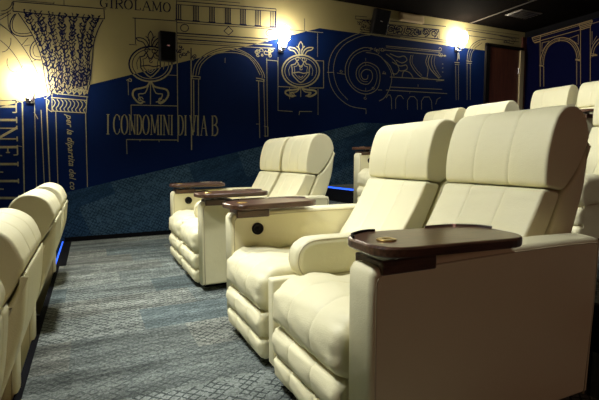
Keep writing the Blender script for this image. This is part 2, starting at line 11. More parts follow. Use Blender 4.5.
 'painted_crest_left': "187|1030,2250 1021,2199 999,2150 965,2105 921,2066 869,2036 811,2015 752,2006 693,2007 638,2020 590,2042 550,2074 521,2113 504,2157 499,2205 507,2254 528,2301 560,2345 602,2383 652,2414 708,2436 767,2447 826,2447 882,2437 932,2415 974,2384 1005,2345 1024,2299 1030,2250;89|988,2246 981,2203 963,2162 934,2123 896,2090 852,2065 803,2047 753,2039 703,2040 656,2050 615,2070 581,2097 556,2130 541,2168 537,2208 545,2250 562,2290 590,2328 625,2360 668,2386 716,2404 766,2414 816,2414 863,2405 906,2387 942,2360 968,2327 984,2288 988,2246;142|631,2304 656,2310 684,2322 699,2347 711,2364 724,2343 736,2313 749,2299 762,2295 775,2302 789,2318 803,2350 817,2374 828,2359 843,2336 872,2334 896,2327 892,2296 880,2258 882,2224 878,2190 854,2153 822,2117 788,2080 753,2058 720,2075 689,2107 660,2138 639,2170 638,2204 642,2238 637,2275 631,2304;81|667,2280 684,2285 705,2294 716,2312 725,2324 734,2309 742,2287 751,2277 761,2274 771,2279 780,2291 791,2314 801,2331 809,2320 819,2304 840,2302 857,2297 854,2275 846,2247 847,2223 844,2198 827,2172 804,2146 780,2119 755,2103 731,2115 709,2139 688,2161 673,2184 672,2208 674,2233 671,2260 667,2280;131|646,2191 732,2208 798,2195 872,2216;101|786,2161 784,2152 777,2143 767,2137 756,2135 745,2136 736,2140 730,2148 728,2157;90|784,2263 782,2255 777,2249 772,2245 766,2242 760,2242 755,2244 751,2247 748,2251 747,2255 748,2260 750,2263 752,2266 755,2268 758,2269 761,2268 762,2267;120|760,2395 755,2411 744,2422 731,2426 716,2424 704,2416 697,2404 694,2392 697,2382 703,2374 712,2371 720,2372 728,2377 732,2383 733,2390 732,2395 728,2398;69|618,2295 590,2226 599,2147;128|747,2432 743,2450 738,2475 729,2497 716,2514 699,2528 678,2538 651,2542 621,2541 601,2536 599,2527 607,2515 619,2505 636,2501 658,2498 677,2491 692,2474 705,2451 714,2435;110|754,2446 755,2468 757,2499 754,2526 741,2545 724,2559 712,2568;110|748,2512 745,2529 741,2554 741,2578 750,2602 764,2625 774,2642;219|745,2005 737,1988 725,1965 710,1945 691,1933 668,1925 643,1917 612,1909 578,1901 551,1888 536,1868 529,1843 529,1818 538,1793 555,1768 572,1748 589,1734 607,1725 623,1722 637,1729 649,1742 657,1752;130|731,1977 719,1942 701,1893 680,1856 652,1844 621,1843 601,1837 600,1815 611,1788 625,1765 642,1752 662,1744 676,1739;120|652,1773 649,1785 641,1795 630,1799 619,1799 609,1795 602,1788 597,1779 597,1770 600,1762 605,1757 611,1755 618,1755 623,1758 626,1763 627,1767 627,1771;120|850,2404 844,2387 833,2375 818,2368 804,2367 792,2373 785,2383 783,2395 787,2406 794,2415 803,2419 812,2420 819,2417 823,2411 824,2405 822,2399 818,2395;71|909,2321 934,2255 918,2172;132|786,2436 791,2455 798,2481 808,2505 823,2525 842,2544 863,2558 892,2568 924,2573 944,2573 946,2565 937,2550 923,2537 905,2529 882,2522 862,2510 845,2489 830,2464 820,2446;110|780,2448 780,2470 781,2502 786,2529 799,2551 818,2569 831,2581;110|790,2516 795,2535 801,2560 802,2585 794,2607 782,2627 774,2642;226|758,2006 765,1990 775,1968 790,1950 808,1940 830,1935 856,1930 888,1926 923,1922 950,1913 965,1893 971,1868 969,1842 957,1815 938,1788 918,1765 899,1749 880,1738 863,1733 849,1739 838,1752 830,1761;133|771,1980 780,1946 795,1898 813,1863 841,1854 874,1857 894,1853 893,1831 880,1802 864,1777 846,1762 825,1752 809,1745;122|907,1786 902,1772 893,1762 882,1756 870,1754 860,1758 853,1765 849,1773 849,1783 853,1791 859,1797 865,1800 872,1800 877,1797 880,1793 881,1788 880,1784;101|752,2006 741,1713;102|562,2775 1111,2806;99|592,2773 586,2460;79|508,2446 603,2449;93|504,1695 1084,1709;80|504,1695 497,1367;104|433,1258 1077,1260;80|433,1258 432,1074;94|1112,3071 1076,1234;72|974,2104 1090,2106;71|596,1254 595,1235;72|832,1257 832,1231;59|480,2006 478,1819;69|511,1983 521,1997 523,2012 517,2023 506,2027 497,2025 491,2018 490,2010 493,2006;69|491,1989 491,1999 486,2007 479,2010 472,2009 467,2005 465,2000 465,1996 468,1993;69|495,1992 504,1989 513,1992 518,1999 519,2006 516,2011 512,2013 507,2012 505,2009",
 'painted_crest_middle': "217|3215,2329 3207,2276 3183,2224 3145,2176 3095,2135 3035,2103 2968,2081 2899,2071 2831,2072 2766,2086 2709,2109 2661,2143 2626,2184 2605,2231 2598,2281 2605,2333 2628,2383 2664,2430 2712,2470 2769,2503 2833,2526 2902,2538 2970,2538 3036,2527 3096,2504 3146,2471 3184,2430 3207,2382 3215,2329;103|3167,2326 3160,2280 3140,2236 3108,2196 3065,2161 3014,2133 2958,2115 2899,2106 2841,2107 2786,2118 2737,2139 2697,2167 2667,2202 2648,2242 2642,2285 2649,2329 2668,2372 2699,2411 2740,2446 2789,2473 2843,2493 2901,2503 2960,2503 3016,2493 3066,2474 3109,2446 3141,2411 3160,2370 3167,2326;164|2748,2380 2777,2387 2809,2399 2826,2425 2840,2442 2855,2420 2870,2390 2885,2377 2901,2373 2916,2379 2932,2396 2947,2428 2963,2453 2977,2438 2994,2414 3028,2412 3057,2406 3053,2375 3041,2336 3043,2302 3040,2267 3014,2230 2977,2194 2939,2156 2899,2134 2860,2151 2823,2183 2788,2214 2762,2246 2760,2280 2763,2314 2756,2351 2748,2380;94|2790,2357 2811,2362 2834,2371 2847,2389 2857,2402 2868,2386 2879,2365 2890,2355 2901,2352 2912,2357 2923,2368 2934,2392 2945,2409 2955,2398 2968,2382 2992,2380 3013,2375 3010,2353 3001,2325 3003,2301 3001,2276 2982,2249 2956,2223 2928,2196 2900,2180 2871,2192 2844,2215 2819,2237 2801,2261 2799,2285 2801,2310 2796,2337 2790,2357;152|2770,2268 2869,2286 2947,2273 3033,2295;116|2934,2239 2931,2230 2924,2221 2913,2215 2900,2212 2887,2213 2876,2218 2869,2225 2866,2234;105|2928,2341 2926,2334 2921,2328 2915,2323 2907,2321 2900,2320 2894,2322 2890,2325 2886,2329 2885,2333 2886,2338 2888,2342 2891,2345 2894,2346 2898,2347 2901,2346 2903,2345;139|2895,2475 2889,2490 2876,2501 2860,2505 2843,2502 2830,2495 2821,2483 2819,2471 2822,2460 2830,2453 2840,2450 2850,2451 2858,2455 2863,2462 2864,2469 2863,2474 2858,2477;80|2733,2373 2702,2303 2717,2223;149|2879,2521 2874,2539 2867,2565 2856,2587 2840,2605 2819,2619 2795,2629 2763,2632 2728,2631 2705,2626 2702,2617 2712,2605 2727,2595 2747,2591 2772,2589 2795,2582 2813,2564 2829,2541 2840,2525;127|2886,2536 2887,2559 2888,2590 2884,2617 2869,2636 2848,2650 2834,2659;127|2877,2603 2873,2620 2868,2645 2867,2669 2877,2693 2892,2717 2903,2734;253|2891,2070 2883,2062 2870,2049 2853,2039 2831,2032 2805,2027 2776,2022 2740,2017 2700,2012 2670,2004 2653,1994 2646,1981 2647,1968 2658,1956 2678,1944 2699,1935 2720,1929 2741,1925 2760,1924 2776,1928 2789,1935 2798,1940;150|2876,2042 2863,2028 2844,2008 2822,1993 2789,1987 2753,1985 2730,1980 2730,1970 2743,1956 2760,1946 2780,1940 2804,1936 2821,1934;139|2792,1950 2788,1963 2778,1972 2766,1977 2753,1977 2741,1972 2733,1965 2728,1956 2728,1947 2731,1939 2738,1934 2745,1932 2752,1933 2758,1936 2762,1940 2763,1945 2762,1949;139|3000,2484 2994,2467 2981,2454 2965,2447 2948,2446 2934,2452 2925,2462 2923,2474 2926,2485 2934,2494 2944,2499 2955,2500 2963,2496 2968,2491 2969,2484 2967,2479 2963,2475;82|3072,2401 3104,2335 3088,2250;152|2925,2525 2929,2544 2937,2571 2948,2596 2965,2617 2986,2635 3011,2650 3044,2660 3081,2666 3105,2666 3107,2657 3097,2643 3081,2629 3060,2621 3034,2614 3010,2602 2991,2581 2975,2555 2963,2536;128|2917,2539 2916,2561 2916,2593 2921,2621 2936,2642 2957,2661 2972,2673;128|2927,2608 2931,2626 2937,2652 2938,2676 2928,2699 2913,2719 2903,2734;261|2907,2071 2915,2064 2928,2053 2946,2044 2967,2040 2994,2039 3024,2037 3061,2036 3103,2036 3135,2032 3152,2023 3160,2011 3159,1998 3146,1984 3125,1969 3103,1957 3081,1948 3059,1942 3039,1939 3023,1941 3009,1947 3000,1951;153|2922,2045 2935,2032 2953,2015 2977,2002 3010,2000 3047,2002 3071,2000 3071,1989 3057,1974 3039,1961 3018,1953 2994,1947 2976,1943;141|3088,1967 3083,1953 3073,1943 3061,1936 3047,1935 3035,1938 3026,1945 3022,1954 3022,1963 3025,1971 3032,1977 3040,1980 3047,1980 3053,1978 3057,1974 3058,1969 3057,1965;117|2899,2071 2898,1924;96|3123,2477 3286,2484 3286,2080 3038,2065;92|2536,2476 2528,1709 2763,1704;93|2532,2055 2838,2060;81|2716,2052 2714,1885;94|2869,1656 2877,1709 3087,1717;72|3191,2059 3190,1668;71|3184,2887 3183,2534;83|2674,2879 3277,2902;81|2967,3071 2966,2898",
 'painted_arch': "112|1118,3060 2512,3146;90|1117,3015 2512,3111;76|1119,3098 1975,3154;112|1111,2819 2509,2881;90|1110,2787 2509,2860;90|2512,3146 2509,2867;133|1108,3013 1102,2829;133|1136,3017 1131,2833;133|1164,3021 1159,2836;123|1086,2823 1176,2829;135|1335,3027 1330,2841;135|1364,3031 1359,2844;135|1394,3035 1389,2848;125|1313,2835 1406,2841;137|1550,3041 1545,2852;137|1580,3045 1575,2855;137|1610,3049 1606,2859;127|1527,2845 1623,2852;139|1771,3055 1767,2863;139|1802,3059 1798,2867;140|1833,3064 1829,2870;129|1749,2857 1848,2863;141|1985,3069 1981,2874;141|2017,3073 2013,2878;142|2049,3078 2045,2881;131|1962,2867 2064,2874;143|2205,3083 2202,2885;143|2238,3087 2235,2889;144|2271,3092 2268,2893;133|2182,2878 2287,2885;145|2432,3098 2429,2896;146|2465,3102 2463,2900;146|2499,3107 2497,2905;135|2409,2890 2517,2897;103|1258,2735 1256,2724 1252,2714 1245,2704 1237,2696 1227,2689 1215,2685 1204,2682 1192,2682 1181,2684 1172,2689 1164,2695 1158,2703 1154,2712 1153,2722 1155,2733 1159,2743 1165,2752 1174,2761 1184,2767 1195,2772 1206,2775 1218,2775 1229,2773 1239,2768 1247,2762 1253,2754 1256,2745 1258,2735;97|1804,2818 1867,2766 1802,2705 1739,2751 1804,2818;100|2478,2807 2476,2797 2471,2786 2464,2776 2454,2768 2442,2761 2429,2756 2415,2753 2401,2753 2389,2755 2377,2759 2367,2765 2360,2774 2356,2783 2354,2793 2356,2804 2361,2815 2368,2824 2378,2833 2390,2840 2403,2845 2416,2848 2430,2848 2443,2846 2455,2842 2464,2835 2472,2827 2476,2818 2478,2807;78|2436,2794 2435,2789 2433,2784 2429,2780 2425,2776 2420,2772 2414,2770 2408,2769 2402,2769 2396,2770 2390,2772 2386,2775 2383,2779 2381,2783 2380,2788 2381,2793 2383,2798 2386,2803 2391,2807 2396,2810 2402,2812 2408,2813 2414,2814 2420,2813 2425,2810 2430,2807 2433,2804 2435,2799 2436,2794;156|1106,2653 2384,2713;89|1105,2621 2384,2678;157|1117,2578 2445,2636;101|1102,2525 2491,2591;54|1142,2555 1964,2587;97|1293,2088 1300,2136 1313,2204 1337,2269 1375,2323 1423,2374 1483,2420 1560,2464 1649,2503 1735,2530 1809,2541 1878,2538 1949,2524 2024,2500 2101,2465 2168,2421 2223,2365 2268,2299 2301,2244 2318,2207 2322,2180 2323,2162;76|1333,2104 1341,2149 1354,2212 1378,2272 1417,2324 1467,2374 1524,2417 1588,2452 1660,2480 1734,2500 1810,2509 1889,2509 1963,2499 2031,2476 2095,2441 2153,2399 2204,2344 2247,2281 2278,2229 2290,2195 2288,2173 2285,2159;86|1374,2134 1382,2171 1394,2224 1418,2276 1459,2323 1510,2370 1565,2408 1616,2434 1670,2451 1733,2463 1816,2472 1909,2475 1991,2467 2052,2448 2101,2418 2145,2378 2189,2319 2228,2249 2255,2199;105|1267,2113 1394,2111 1393,2082 1266,2079;112|2194,2152 2315,2140 2315,2112 2193,2117;138|1283,2479 1253,1128;127|1306,2063 1293,1371;85|1373,2081 1353,1318;102|2231,2113 2238,1305;91|2309,2133 2323,1320;91|2361,2446 2359,1321;102|2350,2417 2528,2418;54|1746,2391 1744,2323;91|2528,2418 2535,2348;113|1148,2448 1132,2442 1122,2429 1120,2416 1125,2406 1134,2401 1143,2403 1148,2408 1150,2413;113|1158,2495 1157,2482 1148,2472 1137,2471 1130,2476 1129,2485 1134,2491 1140,2492 1143,2489;113|1152,2339 1131,2345 1124,2362 1132,2379 1147,2385 1159,2379 1160,2368 1154,2360 1146,2360;113|1170,2482 1159,2472 1156,2459 1161,2448 1170,2445 1179,2447 1184,2453 1184,2460 1181,2463;114|1234,2400 1224,2402 1214,2397 1209,2390 1209,2382 1214,2377 1219,2377 1224,2379 1225,2383;113|1111,2420 1120,2408 1134,2407 1146,2413 1151,2424 1148,2433 1142,2437 1135,2435 1131,2431;113|1107,2448 1095,2434 1093,2419 1099,2407 1109,2403 1120,2406 1126,2413 1127,2420 1124,2425;114|1219,2410 1216,2387 1199,2372 1180,2374 1172,2388 1177,2402 1189,2407 1197,2403 1198,2396;114|1263,2422 1253,2413 1242,2412 1236,2419 1236,2427 1241,2433 1248,2434 1251,2430 1251,2426;114|1152,2367 1162,2368 1169,2373 1173,2380 1173,2387 1170,2391 1165,2393 1161,2392 1159,2389;122|2250,2468 2234,2455 2216,2454 2205,2464 2205,2477 2214,2486 2224,2488 2230,2483 2231,2477;123|2296,2497 2282,2488 2278,2475 2286,2466 2298,2467 2304,2474 2303,2482 2298,2484 2293,2482;122|2247,2518 2244,2535 2233,2545 2218,2547 2206,2540 2200,2530 2201,2521 2207,2517 2213,2517;122|2258,2506 2244,2508 2232,2504 2223,2496 2220,2487 2221,2479 2226,2475 2233,2474 2238,2476;124|2403,2558 2418,2539 2443,2539 2459,2553 2460,2571 2447,2579 2433,2576 2427,2566 2431,2559;123|2373,2496 2350,2491 2332,2497 2322,2511 2324,2526 2333,2536 2345,2540 2354,2537 2358,2531;124|2377,2491 2398,2488 2415,2499 2421,2515 2415,2527 2402,2531 2392,2526 2388,2518 2390,2512;123|2341,2550 2349,2539 2362,2533 2375,2534 2385,2540 2390,2549 2391,2557 2387,2562 2382,2563;124|2382,2563 2403,2566 2420,2559 2428,2546 2427,2532 2419,2522 2408,2517 2399,2519 2394,2524;122|2226,2495 2200,2492 2185,2506 2188,2525 2204,2535 2218,2532 2223,2521 2217,2512 2208,2510;124|2386,2501 2410,2507 2428,2498 2432,2480 2422,2466 2407,2463 2397,2468 2396,2478 2401,2484;122|2303,2524 2306,2548 2292,2565 2271,2566 2255,2555 2252,2540 2259,2530 2271,2529 2278,2535;73|1330,2404 1339,2385 1332,2366 1316,2358 1301,2362 1296,2373 1301,2384 1310,2388 1316,2384;73|1305,2355 1328,2351 1347,2363 1352,2382 1345,2396 1331,2399 1320,2393 1317,2383 1321,2377;73|1319,2332 1301,2323 1284,2325 1274,2336 1274,2350 1281,2360 1291,2364 1299,2361 1301,2356;73|1290,2355 1305,2371 1324,2372 1335,2361 1333,2346 1322,2338 1311,2340 1308,2347 1311,2354;79|2184,1503 2245,1505;80|2306,1478 2368,1465 2367,1335 2304,1334",
 'painted_volute': "86|4063,1796 3981,1801 3867,1810 3762,1830 3679,1865 3605,1910 3542,1958 3491,2008 3450,2060 3417,2119 3393,2184 3378,2255 3371,2327 3372,2398 3381,2471 3399,2539 3426,2601 3461,2659 3504,2713 3556,2763 3615,2809 3683,2852 3762,2895 3850,2936 3939,2968 4036,2988 4134,2998 4203,3004;80|4063,1790 4064,1716;67|3724,1922 3678,1958 3614,2011 3560,2067 3524,2123 3497,2183 3477,2244 3465,2303 3459,2363 3463,2424 3475,2487 3495,2551 3522,2610 3558,2664 3602,2714 3647,2758 3692,2793 3740,2821 3792,2849 3847,2878 3908,2906 3976,2930 4051,2948 4136,2963 4242,2974 4401,2981 4585,2984 4718,2985;99|4187,2750 4144,2755 4081,2761 4016,2755 3947,2731 3875,2696 3812,2652 3759,2598 3715,2536 3685,2473 3670,2410 3670,2347 3678,2289 3696,2240 3724,2196 3760,2156 3803,2117 3854,2082 3909,2056 3970,2039 4035,2031 4099,2036 4162,2054 4224,2085 4273,2125 4304,2179 4322,2243 4329,2304 4327,2362 4314,2416 4288,2460 4243,2492 4186,2513 4132,2526 4085,2531 4041,2528 3999,2515 3957,2488 3916,2452 3887,2413 3873,2371 3870,2328 3877,2288 3897,2253 3928,2222 3964,2200 4007,2188 4055,2185 4097,2194 4133,2219 4163,2256 4181,2294 4183,2333 4173,2373 4153,2402 4119,2417 4076,2421 4038,2415 4006,2397 3978,2369 3963,2341 3966,2313 3982,2285 4001,2266 4026,2259 4055,2262 4077,2271 4089,2290 4093,2316 4096,2335;70|4149,2715 4110,2714 4054,2712 3997,2701 3940,2677 3881,2646 3830,2608 3791,2564 3761,2514 3739,2462 3728,2406 3726,2347 3733,2293 3752,2243 3781,2198 3815,2159 3854,2129 3899,2106 3946,2090 3997,2080 4050,2077 4099,2083 4142,2098 4181,2122 4214,2154 4240,2198 4260,2250 4270,2300 4270,2346 4260,2389 4241,2425 4211,2452 4172,2473 4132,2485 4094,2490 4054,2487 4018,2476 3985,2457 3954,2430 3932,2401 3923,2368 3923,2333 3930,2301 3944,2274 3965,2250 3990,2233 4024,2228 4062,2229 4089,2231;92|4054,2684 4116,2683 4204,2679 4285,2665 4345,2637 4397,2598 4444,2553 4489,2502 4529,2445 4555,2385 4562,2322 4555,2255 4538,2190 4510,2124 4472,2058 4432,2006 4390,1971 4345,1950 4314,1935;86|3347,2319 3470,2328;68|3523,2323 3678,2313;71|4367,2377 4447,2377;81|4292,2111 4371,2115;59|4047,2597 4048,2553;59|4048,2519 4049,2475;60|4052,2128 4053,2084;60|4053,2033 4054,1989;67|3624,2361 3620,2352 3613,2345 3604,2340 3595,2339 3586,2341 3580,2345 3577,2351 3577,2358 3579,2363 3584,2367 3589,2369 3595,2370 3599,2368 3602,2365 3603,2362 3602,2359;71|4438,2402 4435,2392 4427,2385 4417,2380 4407,2379 4398,2381 4391,2385 4387,2392 4387,2398 4390,2404 4394,2408 4400,2411 4406,2411 4411,2409 4414,2406 4415,2403 4414,2400;70|4225,2138 4222,2129 4215,2121 4205,2117 4195,2116 4186,2118 4179,2123 4175,2129 4175,2135 4178,2141 4183,2145 4189,2147 4194,2148 4199,2146 4202,2143 4203,2140 4202,2137;70|4073,1971 4069,1961 4062,1954 4053,1950 4043,1949 4034,1951 4027,1956 4023,1962 4023,1968 4026,1974 4031,1978 4037,1980 4042,1980 4047,1979 4050,1976 4051,1973 4050,1970;69|4179,2759 4176,2749 4168,2742 4159,2737 4149,2735 4140,2737 4133,2742 4130,2747 4129,2754 4132,2760 4137,2764 4143,2766 4148,2767 4153,2765 4156,2763 4157,2759 4156,2756;70|4354,2766 4350,2757 4343,2749 4333,2744 4323,2743 4314,2745 4307,2749 4303,2755 4303,2761 4306,2767 4311,2772 4317,2774 4322,2774 4327,2773 4330,2770 4331,2767 4330,2764;70|4274,2675 4299,2692 4307,2715 4297,2733 4278,2740 4259,2736 4248,2726 4247,2715 4254,2709;70|4239,2777 4231,2769 4229,2760 4232,2753 4238,2748 4246,2748 4252,2750 4255,2754 4255,2757;70|4283,2710 4263,2714 4252,2726 4252,2740 4260,2750 4273,2755 4284,2754 4289,2748 4289,2742;70|4341,2732 4368,2732 4388,2745 4391,2763 4380,2775 4364,2776 4352,2769 4350,2759 4355,2754;70|4267,2749 4254,2735 4236,2728 4220,2729 4208,2736 4205,2745 4208,2754 4215,2760 4222,2761;70|4418,2791 4420,2759 4396,2736 4364,2734 4345,2749 4348,2769 4364,2780 4381,2778 4386,2769;79|3852,3219 4067,3232;79|3852,3174 4106,3187;78|3852,3219 3859,3175;59|3973,3107 3978,3126 3970,3140 3954,3146 3938,3141 3928,3132 3928,3122 3934,3116 3941,3116;59|3987,3142 3994,3161 4011,3175 4030,3179 4045,3174 4052,3164 4051,3153 4043,3146 4035,3144;59|4066,3098 4050,3086 4045,3071 4049,3058 4060,3051 4072,3051 4082,3056 4086,3063 4086,3068;59|4054,3141 4052,3153 4057,3163 4067,3170 4077,3173 4085,3171 4090,3166 4090,3161 4088,3157;59|3924,3092 3922,3106 3928,3119 3940,3127 3953,3129 3962,3126 3967,3120 3967,3114 3963,3109;58|3957,3087 3965,3119 3945,3140 3914,3139 3894,3122 3895,3103 3910,3094 3926,3098 3932,3108;69|3882,3147 4032,3028",
 'painted_cornice': "108|4440,2822 5580,2853;109|4401,2755 5718,2781;65|4440,2797 5580,2829;109|4527,2335 5686,2367;98|4530,2173 5646,2202;99|4451,2120 5763,2136;87|5505,2337 5686,2360;115|4952,2727 4943,2697 4932,2654 4933,2611 4952,2569 4983,2527 5021,2486 5067,2446 5120,2409 5173,2381 5230,2371 5287,2371 5327,2372;73|4994,2731 4985,2700 4974,2657 4975,2614 4995,2577 5026,2541 5063,2506 5108,2469 5159,2432 5194,2406;117|5360,2758 5345,2729 5326,2687 5319,2644 5330,2602 5353,2558 5389,2515 5448,2468 5520,2420 5572,2386;86|5413,2759 5404,2732 5392,2692 5389,2650 5399,2608 5418,2563 5446,2520 5494,2473 5552,2427 5594,2395;106|5307,2753 5293,2723 5275,2681 5267,2639 5281,2603 5306,2566 5322,2527 5321,2478 5311,2427 5304,2391;64|5471,2758 5463,2727 5453,2682 5452,2638 5463,2600 5483,2562 5509,2525 5545,2483 5586,2442 5616,2413;124|4442,2696 4485,2677 4547,2649 4603,2614 4648,2571 4687,2522 4708,2478 4701,2442 4676,2412 4648,2392 4619,2389 4588,2396 4567,2402;124|4521,2709 4564,2697 4626,2680 4684,2670 4730,2677 4771,2692 4806,2697 4838,2684 4863,2661 4870,2638 4849,2615 4809,2592 4767,2580 4723,2587 4676,2605 4644,2618;125|4564,2579 4607,2563 4669,2541 4727,2528 4775,2534 4819,2549 4851,2555 4870,2539 4879,2514 4873,2491 4847,2474 4807,2459 4770,2450 4738,2450 4708,2456 4688,2460;125|4772,2352 4779,2383 4790,2425 4811,2453 4849,2457 4896,2446 4937,2430 4966,2407 4988,2379 5002,2359;122|4404,2597 4436,2577 4482,2548 4524,2511 4558,2459 4588,2400 4608,2357;83|4650,1821 4647,1985 4695,2043 4757,2046 4812,1993;84|4896,1821 4893,1974 4946,2040 5031,2045 5097,1991 5109,1830;86|5196,1834 5192,1979 5247,2050 5357,2056 5413,1990 5430,1844;87|5509,1937 5538,2024 5614,2062;82|4569,1814 4561,1997 4532,2044;82|4453,1991 4492,2042 4540,2044;98|5632,2637 5659,2639;98|5634,2568 5661,2571;98|5636,2500 5663,2502;74|5112,2253 5113,2210;63|4944,2123 4936,2090;75|5584,2850 5607,2867 5613,2888 5603,2904 5583,2910 5565,2906 5554,2896 5554,2886 5560,2881;75|5588,2819 5558,2810 5546,2791 5554,2774 5574,2769 5592,2776 5596,2788 5589,2796 5579,2796;76|5711,2766 5713,2781 5702,2791 5687,2793 5675,2788 5670,2779 5672,2772 5679,2769 5686,2770;76|5547,2792 5562,2762 5599,2754 5631,2769 5638,2792 5622,2808 5599,2807 5586,2795 5589,2785",
 'painted_frieze': "108|4454,3168 5546,3209 5551,3055 4457,3006 4454,3168;136|4512,3225 5702,3279;109|3938,2990 5711,3011;95|3938,3025 5710,3045;87|3937,3170 4239,3192;165|4621,3112 4602,3146 4563,3162 4519,3157 4485,3135 4470,3104 4478,3076 4503,3060 4535,3059 4563,3072 4577,3093 4575,3113 4561,3126 4541,3128 4523,3122 4513,3110 4513,3099;128|4604,3082 4585,3071 4579,3055 4584,3042 4597,3037 4611,3039 4619,3046 4620,3054 4615,3058;127|4610,3096 4595,3114 4569,3115 4551,3101 4551,3085 4565,3077 4580,3081 4585,3091 4581,3097;127|4432,3161 4458,3176 4485,3177 4504,3167 4510,3151 4503,3136 4489,3128 4476,3127 4469,3132;127|4497,3123 4492,3099 4509,3085 4532,3085 4548,3098 4547,3113 4536,3119 4524,3117 4519,3109;168|4673,3042 4638,3066 4629,3101 4646,3136 4682,3157 4722,3161 4753,3147 4766,3122 4758,3096 4735,3077 4707,3072 4684,3078 4672,3094 4674,3110 4687,3123 4703,3128 4717,3125;129|4778,3091 4788,3075 4783,3058 4768,3047 4751,3045 4739,3051 4736,3060 4741,3067 4748,3071;128|4653,3058 4683,3064 4703,3079 4709,3098 4701,3113 4685,3119 4670,3117 4660,3109 4659,3101;128|4640,3065 4665,3072 4677,3090 4672,3105 4656,3111 4640,3106 4634,3095 4638,3088 4646,3086;128|4627,3168 4600,3149 4595,3124 4612,3108 4636,3108 4653,3119 4656,3134 4647,3142 4635,3141;169|4825,3160 4803,3123 4809,3086 4839,3063 4880,3058 4919,3072 4942,3099 4944,3127 4926,3148 4897,3155 4869,3148 4850,3131 4846,3113 4855,3098 4871,3092 4888,3095 4899,3103;130|5006,3117 5008,3146 4985,3161 4956,3157 4940,3140 4943,3124 4959,3118 4973,3123 4978,3132;130|4902,3027 4889,3038 4886,3051 4891,3063 4902,3071 4915,3074 4924,3071 4929,3066 4928,3060;130|4877,3184 4861,3162 4864,3141 4882,3129 4904,3130 4920,3140 4924,3153 4918,3161 4908,3163;130|4926,3093 4918,3080 4920,3068 4929,3060 4941,3059 4951,3062 4957,3068 4957,3074 4954,3078;170|5152,3151 5149,3111 5118,3078 5073,3062 5031,3068 5004,3090 5000,3120 5018,3146 5048,3162 5080,3162 5102,3149 5109,3130 5100,3111 5082,3099 5062,3097 5048,3104 5043,3114;131|5140,3141 5135,3118 5115,3101 5091,3097 5073,3105 5067,3118 5073,3130 5085,3135 5095,3134;131|5169,3097 5139,3082 5108,3085 5091,3099 5091,3118 5105,3132 5122,3136 5135,3131 5138,3123;131|5099,3159 5087,3138 5064,3128 5042,3129 5030,3140 5029,3153 5038,3162 5050,3165 5058,3162;131|5008,3033 4970,3044 4961,3071 4980,3094 5010,3098 5027,3086 5024,3069 5009,3061 4997,3064;172|5237,3057 5289,3072 5323,3104 5329,3141 5309,3170 5272,3182 5232,3176 5202,3155 5192,3128 5201,3106 5225,3093 5252,3095 5274,3106 5284,3123 5280,3138 5267,3146 5252,3146;132|5200,3140 5223,3145 5238,3157 5242,3172 5235,3182 5222,3186 5210,3184 5203,3177 5203,3171;133|5305,3152 5324,3146 5343,3151 5355,3162 5356,3174 5348,3182 5337,3183 5328,3179 5325,3174;133|5239,3168 5225,3147 5226,3126 5240,3113 5259,3108 5277,3111 5289,3120 5293,3130 5289,3137;133|5295,3124 5295,3112 5303,3104 5315,3101 5326,3103 5334,3108 5337,3114 5335,3119 5331,3122;174|5357,3165 5400,3194 5451,3201 5493,3186 5512,3156 5505,3123 5477,3098 5439,3088 5406,3095 5387,3114 5388,3137 5404,3156 5428,3165 5450,3163 5464,3153 5465,3139 5457,3128;134|5465,3142 5454,3172 5475,3199 5509,3206 5532,3193 5532,3173 5515,3161 5497,3162 5491,3171;134|5390,3200 5416,3202 5434,3192 5439,3177 5431,3164 5417,3157 5403,3157 5396,3163 5397,3170;134|5513,3097 5518,3074 5500,3054 5474,3049 5456,3058 5453,3073 5464,3083 5478,3085 5486,3080;134|5488,3107 5497,3125 5490,3139 5472,3144 5456,3139 5449,3128 5452,3119 5461,3116 5468,3119;112|4126,3064 4131,3046 4146,3037 4164,3038 4178,3046 4183,3057 4180,3066 4172,3069 4164,3068;111|4098,3178 4084,3173 4075,3163 4075,3154 4082,3148 4090,3147 4097,3150 4100,3155 4099,3159;111|4013,3119 3993,3098 3996,3077 4016,3067 4036,3073 4046,3087 4041,3098 4029,3101 4021,3096;111|3982,3012 3960,3020 3950,3036 3952,3053 3964,3066 3979,3072 3992,3070 3999,3063 3999,3056;112|4097,3135 4127,3123 4158,3132 4172,3154 4164,3172 4144,3177 4127,3169 4123,3157 4130,3150;111|3979,3139 3983,3154 3995,3164 4010,3169 4022,3166 4029,3160 4030,3152 4025,3146 4019,3143;112|4083,3082 4082,3062 4099,3052 4119,3055 4129,3068 4126,3080 4115,3083 4105,3079 4103,3073",
